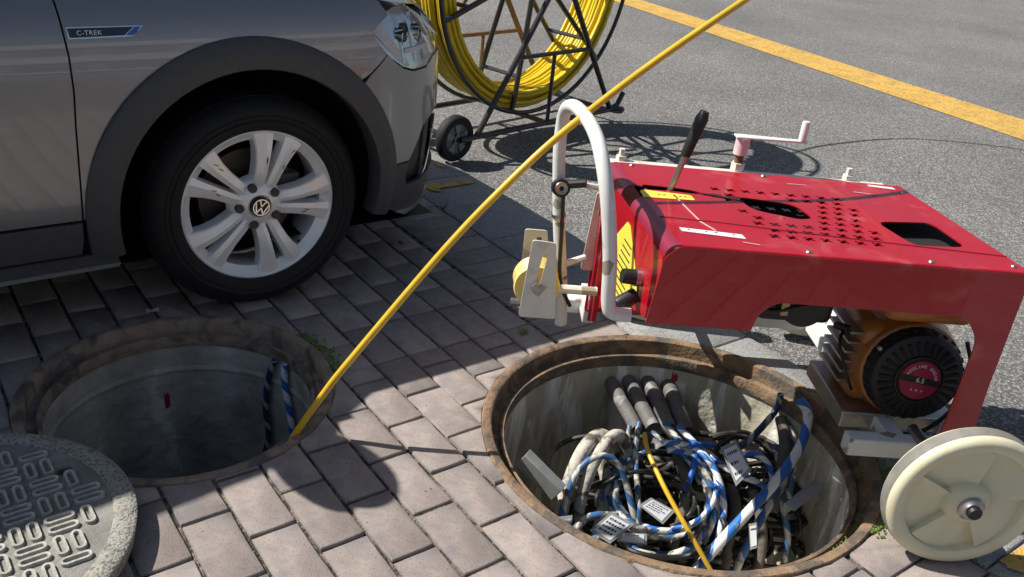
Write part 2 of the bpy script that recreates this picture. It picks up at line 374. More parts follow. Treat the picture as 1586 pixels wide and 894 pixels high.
def worn(hu, hv):
    "outline of a used block: wavering edges, knocked corners"
    out = []; cs = [(-hu, -hv), (hu, -hv), (hu, hv), (-hu, hv)]
    for i in range(4):
        a, b = Vector(cs[i]), Vector(cs[(i + 1) % 4]); d = (b - a).normalized(); n = Vector((-d.y, d.x)); L = (b - a).length; c = random.choice((.001, .0015, .002, .006)); e = random.choice((.001, .0015, .002, .005))
        for t in (c, L * .27, L * .5, L * .72, L - e): out.append(tuple(a + d * t + n * random.uniform(0, .0011)))
    return out
rest = MB()
for i, (pl, r4, is_rect) in enumerate(pieces):
    if i < 300 and importance(pl) > -900:
        cx_ = sum(p[0] for p in pl) / len(pl); cy_ = sum(p[1] for p in pl) / len(pl)
        if is_rect and (abs(r4[1] - r4[0] - .1932) < .002 or r4[3] - r4[2] > .15):
            key = ('b' if r4[1] - r4[0] < .15 else 'a') + str(random.randrange(5))
            if key not in shared:
                hu, hv = (r4[1] - r4[0]) / 2, (r4[3] - r4[2]) / 2; shared[key] = MB().prism(worn(hu, hv), -.03, 0, .003).mesh('paver', paver_m, 60)
            me = shared[key]; rz = TH
        else: me = MB().prism([(x - cx_, y - cy_) for x, y in pl], -.03, 0, .003).mesh('paver', paver_m, 60); rz = 0
        o = link('paver', me, pave); o.location = (cx_, cy_, shift()); o.rotation_euler = (random.uniform(-.006, .006), random.uniform(-.006, .006), rz + random.uniform(-.006, .006))
    else: rest.prism(pl, -.03, shift(), .003)
rest.build('paver_field', paver_m, pave, 60, kind='stuff')
kerb = empty('kerb', uv(0, 1.93), kind='structure')
for j in range(-12, 14):
    u0 = -2.703 + j * .3165
    for pl in clip(rect(u0 + .002, u0 + .3145, 1.764, 2.092)):
        q = uv(0, 1.93); o = MB().prism([(x - q.x, y - q.y) for x, y in pl], -.06, 0, .004).build('kerb_stone', kerb_m, kerb, 60); o.location.z = random.uniform(-.001, .002)
def flat(name, pts, z, m, **k): return MB().add([(p[0], p[1], z) for p in pts], [tuple(range(len(pts)))]).build(name, m, **k)
q = [at(x, y, -.008) for x, y in ((800, -50), (1800, 290), (1800, 253), (846, -46))]
flat('painted_line', q, -.008, yellow_paint, kind='structure')
def kerbpaint(pts): flat('painted_mark', [at(x, y, .004) for x, y in pts], .0055, yellow_paint, kind='structure')
kerbpaint([(735, 279), (733, 284), (680, 292), (684, 297), (672, 297), (655, 289), (676, 281), (676, 286)])
kerbpaint([(1548, 868), (1560, 881), (1640, 905), (1640, 820), (1600, 840), (1586, 845)])
kerbpaint([(672, 252), (680, 254), (694, 259), (686, 261), (676, 257)])

# ------------------------------------------------------------------ manhole chambers
def chamber(pit, depth, wm, im, label, lip):
    c, r = pit; root = empty('manhole', c, label=label, category='manhole')
    pr = [(r - .001, -.14), (r - .001, .002), (r - .004, .005), (r - .02, .005), (r - .026, .0), (r - .029, -lip), (r - .048, -lip - .006), (r - .052, -lip + .006), (r - .06, -lip + .006), (r - .064, -lip - .012), (r - .06, -lip - .03)]
    MB().lathe([p for p in pr], 96).build('frame_ring', im, root, 45)
    MB().lathe([(r - .055, -depth), (r - .052, -depth * .5), (r - .053, -lip - .02)], 64).build('chamber_wall', wm, root, 60)
    mb = MB(); n = 14; vs_ = []
    for i in range(n + 1):
        for k in range(32):
            rr = (r - .052) * i / n; a = 2 * math.pi * k / 32; vs_.append((rr * math.cos(a), rr * math.sin(a), -depth + .02 + .02 * math.sin(7 * a + i) * (i / n) + random.uniform(0, .012)))
    mb.add(vs_, [(i * 32 + k, (i + 1) * 32 + k, (i + 1) * 32 + (k + 1) % 32, i * 32 + (k + 1) % 32) for i in range(n) for k in range(32)])
    mb.build('chamber_floor', mud_m, root, 60)
    return root
man1 = chamber(PIT1, .85, wall_m, iron_m, 'open round manhole with rusty frame in the shade beside the grey car', .032)
man2 = chamber(PIT2, .62, wall2_m, iron_brown, 'open manhole crowded with blue and white cables below the red machine', .04)
def wallpatch(pit, a0, a1, z0, z1, root, name, m):
    c, r = pit; rr = r - .054; mb = MB(); n = 6
    vs_ = []; 
    for i in range(n + 1):
        a = a0 + (a1 - a0) * i / n; e = .008 * math.sin(i * 2.1)
        for z in (z0 - e * (i % 2), z1 + e): vs_.append((rr * math.cos(a), rr * math.sin(a), z))
    mb.add(vs_, [(2 * i, 2 * i + 1, 2 * i + 3, 2 * i + 2) for i in range(n)]); mb.build(name, m, root)
wallpatch(PIT1, R(122), R(119.5), -.265, -.215, man1, 'red_paint_mark', redmark)
MB().lathe([(PIT1[1] - .0535, -.15), (PIT1[1] - .058, -.146), (PIT1[1] - .0585, -.136), (PIT1[1] - .0535, -.13)], 64).build('mortar_joint', wall_m, man1, 60)
wallpatch(PIT2, R(83), R(80.5), -.115, -.085, man2, 'red_paint_mark', redmark)
# cover
cov = empty('manhole_cover', (-.99, 1.195, 0), R(40), label='round patterned manhole cover lying on the pavers beside the shaded manhole', category='manhole cover')
MB().lathe([(0, .004), (.318, .004), (.326, .012), (.331, .046), (.326, .05), (.292, .05), (.288, .046)], 96).build('rim', cover_edge, cov, 50)
hx, hy = 0.27, .09
hl_ = Matrix.Rotation(-R(40), 3, 'Z') @ Vector((.112, .222, 0)); hx, hy = hl_.x, hl_.y
plate([(.2895 * math.cos(2 * math.pi * i / 72), .2895 * math.sin(2 * math.pi * i / 72)) for i in range(72)], [[(hx + .016 * math.cos(2 * math.pi * i / 20), hy + .012 * math.sin(2 * math.pi * i / 20)) for i in range(20)]], lambda x, y, d: (x, y, .0455 - d), .03, 'panel', cover_pan, cov)
MB().lathe([(.0165, .0462), (.0155, .02), (0, .019)], 20, Matrix.Translation((hx, hy, 0))).build('lifting_hole', hole_shade, cov)  # near-black cup, the hole's inner shade put into its colour
def stadium(L, w, n=6):
    out = []
    for sgn in (1, -1):
        for i in range(n + 1):
            a = -math.pi / 2 + math.pi * i / n; out.append((sgn * (L / 2 - w / 2 + w / 2 * math.cos(a)), sgn * w / 2 * math.sin(a)))
    return out
st_o, st_i = stadium(.057, .0225), stadium(.043, .0085)
mb = MB(); n_ = len(st_o); mid_o, mid_i = stadium(.055, .0205), stadium(.045, .0105)
vs_ = [(x, y, .0445) for x, y in st_o] + [(x, y, .0525) for x, y in mid_o] + [(x, y, .0525) for x, y in mid_i] + [(x, y, .0445) for x, y in st_i]
mb.add(vs_, [(l * n_ + i, l * n_ + (i + 1) % n_, (l + 1) * n_ + (i + 1) % n_, (l + 1) * n_ + i) for l in range(3) for i in range(n_)])
rib_me = mb.mesh('raised_rib', cover_rib, 40)
g = .0625; cnt = 0
for i in range(-6, 7):
    for j in range(-6, 7):
        x, y = i * g, j * g
        for sgn in (-1, 1):
            if (i + j) % 2 == 0: px_, py_, rz = x, y + sgn * .0152, 0
            else: px_, py_, rz = x + sgn * .0152, y, math.pi / 2
            if math.hypot(px_, py_) > .264 or math.hypot(px_ - hx, py_ - hy) < .036: continue
            o = link('raised_rib', rib_me, cov); o.location = (px_, py_, 0); o.rotation_euler = (0, 0, rz); cnt += 1

# ------------------------------------------------------------------ cables
def cable(name, pts, r, m, label, cat='cable', group=None, n=10, seg=7):
    return MB().tube(spline(pts, seg), r, n).build(name, m, None, 60, label=label, category=cat, group=group)
def hz(py): return -.10 - (py - 620) / 260 * .26
def heap(px, py, dz=0.0):
    return at(px, py, hz(py) + dz)
def inside(P, pit, marg):
    c, r = pit; d = Vector((P.x - c.x, P.y - c.y, 0)); rr = r - .055 - marg
    if P.z < 0 and d.length > rr: d = d.normalized() * rr; return Vector((c.x + d.x, c.y + d.y, P.z))
    return P
def pitcable(name, pp, r, m, label, cat='cable', group=None):
    r *= 1.2
    return cable(name, [inside(heap(*p), PIT2, r) for p in pp], r, m, label, cat, group)
W = 'striped cable'
pitcable('striped_cable', [(1272, 610, .09), (1262, 640, .1), (1240, 690, .09), (1205, 742, .08), (1160, 792, .07), (1110, 846, .06), (1060, 905, .02)], .0115, cab_clean, 'thick clean white cable with blue spiral stripes crossing the pit at right')
pitcable('striped_cable', [(1256, 590, .05), (1218, 625, .04), (1180, 662, .03), (1150, 690, .01), (1120, 700, -.02)], .008, cab_navy, 'thin grimy navy and grey striped cable against the upper right pit wall')
pitcable('striped_cable', [(1225, 725, .05), (1200, 770, .05), (1172, 815, .05), (1150, 860, .04), (1130, 905, .02)], .009, cab_dirty, 'dirty blue and white cable just below the thick clean striped cable')
pitcable('striped_cable', [(1203, 690, .02), (1207, 735, .02), (1212, 780, .02), (1220, 830, .0), (1215, 870, -.03)], .0075, cab_dirty, 'dirty striped cable hanging down beside the right steel bracket')
pitcable('striped_cable', [(1150, 704, .03), (1172, 704, .05), (1190, 720, .05), (1197, 750, .04), (1190, 790, .02)], .007, cab_clean, 'short white striped cable curling to the right of the handwritten tag')
pitcable('striped_cable', [(1085, 690, .02), (1112, 716, .04), (1142, 735, .05), (1168, 745, .05), (1190, 756, .03)], .0075, cab_clean, 'white cable with bright blue stripes passing under the handwritten tag')
pitcable('wrapped_bundle', [(866, 860, -.02), (868, 800, .03), (884, 740, .06), (905, 695, .07), (928, 675, .06), (950, 684, .02)], .016, cab_grey, 'leftmost fat muddy white cable bundle arching along the pit wall', 'cable bundle')
pitcable('wrapped_bundle', [(892, 850, -.03), (896, 790, .03), (912, 735, .06), (935, 692, .075), (955, 674, .07), (969, 690, .04), (966, 745, -.02)], .014, cab_grey, 'muddy white cable bundle arching just right of the leftmost bundle', 'cable bundle')
pitcable('wrapped_bundle', [(1218, 645, .04), (1216, 690, .05), (1208, 740, .04), (1196, 790, .0)], .014, cab_brown, 'brown muddy bundle standing against the right pit wall', 'cable bundle')
pitcable('wrapped_bundle', [(1232, 640, .03), (1236, 670, .04), (1228, 720, .03), (1220, 770, -.01)], .010, cab_dirty, 'narrow taped bundle behind the thick clean striped cable', 'cable bundle')
pitcable('wrapped_bundle', [(1132, 755, .0), (1140, 790, .01), (1130, 830, .0), (1122, 880, -.02)], .013, cab_brown, 'brown muddy bundle in the middle of the pit below the handwritten tag', 'cable bundle')
pitcable('striped_cable', [(868, 850, .05), (872, 790, .06), (892, 735, .085), (922, 708, .095), (950, 712, .09), (968, 745, .07), (980, 790, .05), (988, 822, .03)], .0075, cab_dirty, 'striped cable looped over the two muddy bundles at the left')
pitcable('striped_cable', [(990, 655, .05), (984, 700, .05), (987, 750, .05), (989, 790, .05), (986, 830, .03)], .0065, cab_dirty, 'striped cable running straight down from the left duct mouth')
pitcable('striped_cable', [(868, 885, .03), (880, 840, .05), (904, 806, .06), (935, 797, .06), (962, 800, .04)], .0085, cab_dirty, 'cream and blue striped cable bending out of the lower left of the pit')
pitcable('striped_cable', [(890, 893, .02), (903, 858, .04), (925, 832, .05), (960, 822, .04)], .0085, cab_dirty, 'striped cable curving below the left paper tag')
def ringpts(cx, cy, rx, ry, a0, a1, n, dz, wob=.0):
    return [(cx + rx * math.cos(R(a0 + (a1 - a0) * i / n)), cy + ry * math.sin(R(a0 + (a1 - a0) * i / n)), dz + wob * math.sin(i * 1.7)) for i in range(n + 1)]
loops = [((1030, 765, 88, 68, -60, 250), .007, cab_dirty, 'outermost striped cable loop of the coil in the middle of the pit'),
         ((1034, 760, 80, 62, -90, 215), .0065, cab_clean, 'second striped cable loop of the middle coil, cleaner and whiter'),
         ((1026, 772, 74, 52, -30, 230), .007, cab_dirty, 'inner striped cable loop of the middle coil'),
         ((1040, 752, 70, 66, -100, 90), .006, cab_clean, 'slim striped loop on the right of the middle coil'),
         ((1022, 812, 70, 50, 0, 185), .010, cab_dirty, 'thick striped loop hanging lowest in the middle of the pit'),
         ((985, 800, 100, 62, 140, 400), .0055, cab_black, 'black cable loop round the two paper tags'),
         ((1035, 818, 88, 46, -20, 200), .0065, cab_black, 'black cable loop lying lowest above the striped loop'),
         ((1000, 776, 76, 46, 170, 420), .005, cab_black, 'small black cable loop behind the paper tags')]
for i, (e, r, m, lb) in enumerate(loops):
    pitcable('striped_cable' if 'striped' in lb else 'black_cable', ringpts(*e, 14, .03 + .012 * (i % 4), .008), r, m, lb)
runs = [([(1030, 655, .04), (1058, 690, .05), (1085, 722, .06), (1103, 760, .06), (1106, 800, .05), (1088, 842, .03)], .0075, cab_dirty, 'striped cable sweeping down the right edge of the middle coil'),
        ([(1050, 660, .05), (1082, 694, .06), (1108, 730, .07), (1120, 772, .06), (1117, 815, .05), (1100, 860, .02)], .0075, cab_clean, 'rightmost white striped cable sweeping beside the middle coil'),
        ([(1040, 668, .03), (1066, 705, .04), (1090, 745, .05), (1094, 790, .05), (1074, 830, .03)], .006, cab_dirty, 'thin striped cable just inside the sweeping cables'),
        ([(1010, 668, .03), (1035, 690, .04), (1065, 712, .05), (1085, 750, .04)], .006, cab_dirty, 'short striped cable below the middle ducts'),
        ([(975, 660, .03), (968, 700, .03), (952, 740, .04), (930, 775, .04)], .006, cab_dirty, 'striped cable slanting left from the first duct'),
        ([(930, 885, .0), (958, 850, .02), (990, 845, .02), (1020, 852, .02)], .007, cab_black, 'short black cable along the lower pit edge'),
        ([(1105, 690, .03), (1080, 690, .05), (1075, 720, .06), (1062, 760, .05)], .007, blue_tape, 'strip of bright blue tape hanging over the coil')]
for pp, r, m, lb in runs: pitcable('blue_tape' if 'tape' in lb else ('black_cable' if m is cab_black else 'striped_cable'), pp, r, m, lb, 'tape' if 'tape' in lb else 'cable')
for pp, r, m, lb in [([(1045, 690, .02), (1062, 740, .03), (1058, 790, .02), (1040, 850, .0)], .013, cab_brown, 'dark muddy bundle dropping through the middle of the coil'),
                     ([(925, 700, .02), (940, 750, .02), (930, 810, .01), (915, 860, -.01)], .014, cab_grey, 'muddy white bundle dropping behind the left printed tag'),
                     ([(1165, 760, .02), (1178, 800, .02), (1180, 845, .01), (1170, 890, -.01)], .012, cab_brown, 'dark bundle under the crossing striped cables at the right')]:
    pitcable('wrapped_bundle', pp, r, m, lb, 'cable bundle')
pitcable('yellow_rod', [(998, 672, .05), (1004, 700, .065), (1030, 757, .085), (1062, 815, .09), (1092, 868, .08), (1118, 915, .06)], .0055, rod_y, 'thin yellow rod running down over the tangled cables in the pit', 'rod')
rnd = random.Random(3); tg = MB()
for i in range(70):
    cx_, cy_ = rnd.uniform(890, 1215), rnd.uniform(690, 875); a = rnd.uniform(0, 360); rx, ry = rnd.uniform(30, 95), rnd.uniform(20, 55); r_ = rnd.uniform(.005, .011)
    tg.tube(spline([inside(heap(*p), PIT2, r_) for p in ringpts(cx_, cy_, rx, ry, a, a + rnd.uniform(120, 300), 8, rnd.uniform(-.07, .0), .012)], 5), r_, 7)
tg.build('cable_tangle', cab_tangle, None, 60, label='dark tangled mass of muddy cables filling the bottom of the pit', category='cable tangle', kind='stuff')
for i, (an_, z, r, w_) in enumerate([(107, -.125, .021, 'leftmost of the upper row'), (100, -.12, .022, 'second from left of the upper row'), (92.5, -.12, .022, 'third from left of the upper row'), (84.5, -.125, .023, 'rightmost of the upper row'), (103, -.175, .021, 'left one of the lower row'), (90, -.175, .022, 'right one of the lower row')]):
    c, r0 = PIT2; d = Vector((math.cos(R(an_)), math.sin(R(an_)), 0)); p = c + d * (r0 - .03) + Vector((0, 0, z)); q_ = c + d * (r0 - .055 - (.16 if i < 4 else .19)) + Vector((.03 + .012 * i, -.0, z - .055))
    M_ = frame(q_, p - q_); L = (p - q_).length
    MB().lathe([(r - .004, L * .6), (r - .004, .0), (r - .001, -.003), (r, .002), (r, L)], 20, M_).build('duct_pipe', duct_m, None, 50, label='grey plastic duct mouth in the pit wall, %s' % w_, category='duct pipe', group='duct pipes in the pit wall')
def tag(corners, label, dz=.1, lines=4):
    root = empty('paper_tag', (0, 0, 0), label=label, category='paper tag', group='paper tags on the cables')
    P = [inside(heap(x, y, dz), PIT2, .02) for x, y in corners]; c = sum(P, Vector()) / 4; root.location = c
    nrm = (P[1] - P[0]).cross(P[3] - P[0]).normalized(); nrm = nrm if nrm.z > 0 else -nrm
    def quad(k, o0, o1): 
        Q = [(p - c) * k for p in P]; 
        if (Q[1] - Q[0]).cross(Q[3] - Q[0]).dot(nrm) < 0: Q = Q[::-1]
        return MB().hexa([q + nrm * o0 for q in Q], [q + nrm * o1 for q in Q])
    quad(1.22, -.001, .0).build('sleeve', sleeve_m, root); quad(.97, .0006, .0012).build('paper', tag_m, root)
    e1, e2 = P[1] - P[0], P[3] - P[0]; rr = random.Random(int(corners[0][0]))
    mb = MB()
    for i in range(lines):
        t = .18 + .62 * i / max(1, lines - 1); x = .1
        while x < rr.uniform(.7, .92):
            w_ = rr.uniform(.05, .14); a, b = (P[0] - c) + e1 * x + e2 * t + nrm * .0016, (P[0] - c) + e1 * min(.93, x + w_) + e2 * t + nrm * .0016; h_ = e2 * .045
            mb.add([a - h_, b - h_, b + h_, a + h_], [(0, 1, 2, 3)]); x += w_ + .04
    mb.build('print', ink_m, root)
tag([(947, 797), (976, 813), (945, 838), (919, 821)], 'white printed paper tag tilted at the lower left of the cable tangle', .12)
tag([(1010, 774), (1041, 791), (1025, 808), (994, 784)], 'white printed paper tag right of the black cable loop near the yellow rod', .12)
tag([(1120, 697), (1140, 688), (1160, 726), (1140, 746)], 'pale blue handwritten paper tag among the cables at the right', .11, 3)
tag([(965, 826), (998, 828), (998, 842), (960, 838)], 'white paper tag half hidden under the left printed tag', .1, 1)
tag([(860, 806), (884, 803), (880, 850), (862, 850)], 'blank white paper tag hanging on the leftmost muddy bundle', .12, 0)
tag([(1161, 815), (1171, 813), (1172, 845), (1163, 848)], 'narrow white paper tag below the thick clean striped cable', .1, 1)
def bracket(p0, p1, label):
    root = empty('wall_bracket', p0, label=label, category='bracket'); d = (p1 - p0); L = d.length
    M_ = frame((0, 0, 0), d, (0, 0, 1))
    MB().box(-.022, .022, -.003, .003, 0, L, M_).box(.019, .022, -.03, -.003, 0, L, M_).build('angle_bar', galv_m, root, 30, .001)
    MB().lathe([(0, .012), (.009, .012), (.009, 0)], 6, frame(M_ @ Vector((0, -.003, L * .25)), M_.to_3x3() @ Vector((0, -1, 0)))).build('bolt', rust_m, root)
bracket(inside(heap(806, 712, .1), PIT2, 0), inside(heap(862, 768, .09), PIT2, .03), 'grey steel angle bracket bolted to the left wall of the cable pit')
bracket(inside(heap(1262, 752, .06), PIT2, 0), inside(heap(1214, 790, .07), PIT2, .0), 'grey steel angle bracket jutting from the right wall of the cable pit')
# two cables in the shaded manhole
def p1cable(pp, r, m, lb): cable('striped_cable', [inside(at(*p), PIT1, r + .004) for p in pp], r, m, lb)
p1cable([(446, 548, -.06), (440, 575, -.14), (432, 620, -.24), (424, 680, -.36), (410, 740, -.6)], .009, cab_navy, 'dark striped cable hanging on the right wall of the shaded manhole')
p1cable([(466, 553, -.05), (468, 585, -.12), (468, 630, -.2), (466, 670, -.28), (455, 740, -.5)], .0095, cab_clean, 'white and blue striped cable hanging beside the yellow rod in the shaded manhole')

# ------------------------------------------------------------------ car
car = empty('parked_car', at(0, 0, 0), TH + math.pi / 2, label='grey metallic car with dark plastic wheel arches parked beside the manhole', category='car')
car.location = (-.7256, 2.2851, 0)
NSE = 2.6; ph = np.linspace(0, math.pi / 2, 3001); PS = .25 + .55 * np.sin(ph) ** (2 / NSE); PW = -.87 + .9 * np.cos(ph) ** (2 / NSE)
PL = np.r_[0, np.cumsum(np.hypot(np.diff(PS), np.diff(PW)))] + .25; TMAX = float(PL[-1]); T0R = -2.85; TREAR = T0R - (TMAX - .25)
def plan0(t):
    if t > .25: return float(np.interp(t, PL, PS)), float(np.interp(t, PL, PW))
    if t < T0R: q_ = .25 + (T0R - t); return T0R - (float(np.interp(q_, PL, PS)) - .25), float(np.interp(q_, PL, PW))
    return t, .03
PROF = [(.14, .12), (.20, .045), (.26, .022), (.34, .008), (.44, 0), (.58, 0), (.68, .002), (.74, .008), (.79, .018), (.83, .03), (.87, .047), (.905, .068), (.935, .095), (.96, .135), (.98, .2)]
def inset(z):
    k = [p[0] for p in PROF]; v = [p[1] for p in PROF]
    i = max(0, min(len(k) - 2, int(np.searchsorted(k, z)) - 1)); h_ = k[i + 1] - k[i]; t = max(0, min(1, (z - k[i]) / h_))
    d = lambda j: (v[min(j + 1, len(v) - 1)] - v[max(j - 1, 0)]) / (k[min(j + 1, len(k) - 1)] - k[max(j - 1, 0)])
    m0, m1 = d(i) * h_, d(i + 1) * h_
    r_ = (2 * t ** 3 - 3 * t * t + 1) * v[i] + (t ** 3 - 2 * t * t + t) * m0 + (-2 * t ** 3 + 3 * t * t) * v[i + 1] + (t ** 3 - t * t) * m1
    return r_
def surf(t, z, off=0.0):
    s, w = plan0(t); e = .004; s1, w1 = plan0(t + e); s0, w0 = plan0(t - e); ds, dw = s1 - s0, w1 - w0; L = math.hypot(ds, dw) or 1
    if t >= TMAX - .005: ds, dw, L = 0, -1, 1
    if t <= TREAR + .005: ds, dw, L = 0, 1, 1
    ns, nw = -dw / L, ds / L; i = inset(z) - off
    if t < .25 and t > T0R: i += .012 * math.exp(-((z - .765 - .02 * (t + .5)) / .012) ** 2) * 0
    return Vector((s - ns * i, -(w - nw * i), z))
def mirror(p): return Vector((p[0], 1.74 - p[1], p[2]))
def panel(poly, name, m, off=0.0, lip=.014, mir=False, dt=.035, dz=.025, parent=car, **k):
    bm = bmesh.new(); bm.faces.new([bm.verts.new((t, z, 0)) for t, z in poly])
    ts = [p[0] for p in poly]; zs = [p[1] for p in poly]
    for lo, hi, st_, ax in ((min(ts), max(ts), dt, 0), (min(zs), max(zs), dz, 1)):
        x = math.ceil(lo / st_) * st_ + st_ * .013
        while x < hi:
            co = [0, 0, 0]; no = [0, 0, 0]; co[ax] = x; no[ax] = 1
            bmesh.ops.bisect_plane(bm, geom=bm.verts[:] + bm.edges[:] + bm.faces[:], plane_co=co, plane_no=no, dist=1e-5); x += st_
    bm.normal_update(); bm.verts.index_update(); tz = [(v.co.x, v.co.y) for v in bm.verts]; mb = MB()
    of = off if callable(off) else (lambda t, z: off)
    P = [surf(t, z, of(t, z)) for t, z in tz]; fs = []
    for f in bm.faces:
        ix = [v.index for v in f.verts]; fs.append(tuple(ix) if f.normal.z > 0 else tuple(reversed(ix)))
    n = len(P); bd = [(e.verts[0].index, e.verts[1].index, e.link_faces[0]) for e in bm.edges if len(e.link_faces) == 1]
    P += [surf(t, z, of(t, z) - lip) for t, z in tz]
    used = set()
    for a, b, f in bd:
        ix = [v.index for v in f.verts]; 
        if f.normal.z < 0: ix.reverse()
        i = ix.index(a); fwd = ix[(i + 1) % len(ix)] == b
        fs.append((b, a, a + n, b + n) if fwd else (a, b, b + n, a + n))
    bm.free()
    if mir: P = [mirror(p) for p in P]; fs = [tuple(reversed(f)) for f in fs]
    mb.add(P, fs); return mb.build(name, m, parent, 38, **k)
def arc(c, r, a0, a1, n=20): return [(c[0] + r * math.cos(R(a0 + (a1 - a0) * i / n)), c[1] + r * math.sin(R(a0 + (a1 - a0) * i / n))) for i in range(n + 1)]
AC, AR = (-.012, .33), .43
G_ = .0022                                          # half a panel gap
door_line = [(-.468, .95), (-.455, .84), (-.449, .76), (-.449, .68), (-.455, .59), (-.460, .47), (-.464, .36)]
RC = (-2.68, .33)
for mir in (False, True):
    fend = [(t + G_, z) for t, z in reversed(door_line)] + [(-.3, .95), (-.1, .94), (.1, .925), (.25, .90), (.37, .868)] + [(.395, .832), (.352, .808), (.331, .787), (.35, .758), (.376, .731)] + [(.372 - G_, .722), (.345, .702), (.318, .68), (.288, .662)]
    fend += arc(AC, AR, 47, 176) + [(-.441, .355)]
    panel(fend, 'fender', paint_m, mir=mir)
    fd = [(-1.5 + G_, .358), (-.464 - G_, .358)] + [(t - G_, z) for t, z in reversed(door_line[:-1])] + [(-1.5 + G_, .96)]
    dr = panel(fd, 'front_door', paint_m, mir=mir, dt=.06)
    panel([(-2.25, .358), (-1.5 - G_, .358), (-1.5 - G_, .96), (-2.5, .96), (-2.45, .7), (-2.3, .5)], 'rear_door', paint_m, mir=mir, dt=.06)
    panel([(TREAR, .45)] + [(-3.15, .45)] + arc(RC, AR, 165, 25)[0:] + [(-2.3 - .004, .5), (-2.45 - .004, .7), (-2.5 - .004, .96), (TREAR, .96)], 'rear_quarter', paint_m, mir=mir, dt=.06)
    panel([(-2.2, .262), (-.475, .262), (-.468, .3), (-.467, .352), (-2.25, .352)], 'door_cladding', clad_m, .006, mir=mir, dt=.08)
    panel([(-2.15, .214), (-.385, .228), (-.4, .25), (-.43, .258), (-2.2, .256)], 'sill', clad_m, .012, mir=mir, dt=.08)
    panel([(-2.15, .196), (-.392, .214), (-.386, .226), (-2.15, .211)], 'sill_trim', satin_m, .022, mir=mir, dt=.1, dz=.02)
    # bumper: upper painted, lower plastic, slot, silver lip
    up = arc(AC, AR, 9, 46) + [(.318 + .004, .676), (.345 + .004, .699), (.376 + .004, .727), (.405, .705), (.44, .683), (.482, .671), (.557, .671), (.6, .69), (.64, .70), (TMAX - .001, .66), (TMAX - .001, .52), (.66, .52), (.625, .515), (.55, .495), (.482, .398)]
    panel(up, 'bumper', paint_m, mir=mir)
    panel(arc(AC, .40, -12, 9, 6) + [(.40, .394), (.478, .394), (.468, .35), (.478, .318), (.56, .314), (.66, .33), (TMAX - .001, .33), (TMAX - .001, .24), (.63, .22), (.45, .235), (.40, .247)], 'lower_bumper', clad_m, .004, mir=mir)
    panel([(.484, .396), (.47, .352), (.48, .32), (.56, .317), (.66, .332), (TMAX - .001, .332), (TMAX - .001, .518), (.66, .518), (.626, .512), (.552, .492)], 'air_intake', black_m, -.022, mir=mir)
    panel([(.575, .325), (.60, .34), (.617, .40), (.64, .475), (.652, .51), (.64, .51), (.606, .41), (.59, .35)], 'intake_trim', chrome_m, .004, mir=mir, dt=.02)
    panel([(.44, .234), (.63, .219), (TMAX - .001, .238), (TMAX - .001, .205), (.64, .186), (.52, .198)], 'silver_lip', satin_m, .014, mir=mir)
    panel([(.52, .194), (.62, .184), (TMAX - .001, .2), (TMAX - .001, .16), (.66, .16)], 'under_spoiler', black_m, -.01, mir=mir)
    # arch cladding band
    for c_, nm in ((AC, 'arch_cladding'), (RC, 'rear_arch_cladding')):
        a_hi = 193 if c_ is AC else 180
        a_lo = -13 if c_ is AC else 0
        n = 40; mb = MB(); vs_ = []
        for i in range(n + 1):
            a = R(a_lo + (a_hi - a_lo) * i / n); rin = .366 + .012 * max(0, math.sin(a)); rout = .437 + .022 * max(0, math.sin(a)) + .002 - .006 * math.cos(a)
            for rr, of in ((rin + .004, -.05), (rin, .006), (rin + .004, .014), (rin + .03, .017), (rout - .006, .012), (rout, .007), (rout, -.012)):
                p = surf(c_[0] + rr * math.cos(a), c_[1] + rr * math.sin(a), of); vs_.append(mirror(p) if mir else p)
        fs = [(i * 7 + k, (i + 1) * 7 + k, (i + 1) * 7 + k + 1, i * 7 + k + 1) for i in range(n) for k in range(6)]
        if mir: fs = [f[::-1] for f in fs]
        mb.add(vs_, fs).build(nm, clad_m, car, 50)
        ym = lambda y: 1.74 - y if mir else y
        mb = MB(); M_ = Matrix.Translation((c_[0], 0, c_[1])) @ Matrix.Rotation(math.pi / 2, 4, 'X')
        k0 = -1 if not mir else -1.74
        mb.lathe([(.40, -.03), (.40, -.32), (0, -.32)], 40, M_, R(-16), R(196))
        if mir: mb.v = [(x, 1.74 - y, z) for x, y, z in mb.v]
        mb.build('wheel_well', liner_m, car, 50)
    # dark shell behind the gaps
    panel([(TREAR, .3), (RC[0] - .42, .3)] + arc(RC, .42, 180, 0)[0:] + [(-2.2, .2), (-.43, .2)] + arc(AC, .42, 193, -13) + [(.44, .245), (.6, .215), (TMAX - .001, .22), (TMAX - .001, .66), (.64, .66), (.55, .66), (.40, .70), (.3, .80), (.25, .84), (-.3, .9), (-2.6, .92), (TREAR, .92)], 'inner_shell', liner_m, -.02, 0.0, mir=mir, dt=.12, dz=.06)
    # headlight
    hp = [(.334, .789), (.352, .806), (.411, .829), (.47, .842), (.545, .847), (.62, .80), (.66, .75), (.66, .70), (.60, .694), (.557, .677), (.482, .677), (.44, .689), (.405, .711), (.377, .735), (.353, .761)]
    hd = empty('headlight', (0, 0, 0)); hd.parent = car
    panel(hp, 'lens', lens_m, .0015, .002, mir=mir, dt=.02, dz=.02, parent=hd)
    panel(hp, 'housing', reflector_m, lambda t, z: -.005 - .042 * max(0, min(1, (z - .68) / .16)), -.004, mir=mir, dt=.02, dz=.02, parent=hd)
    fx = mirror if mir else (lambda p: Vector(p))
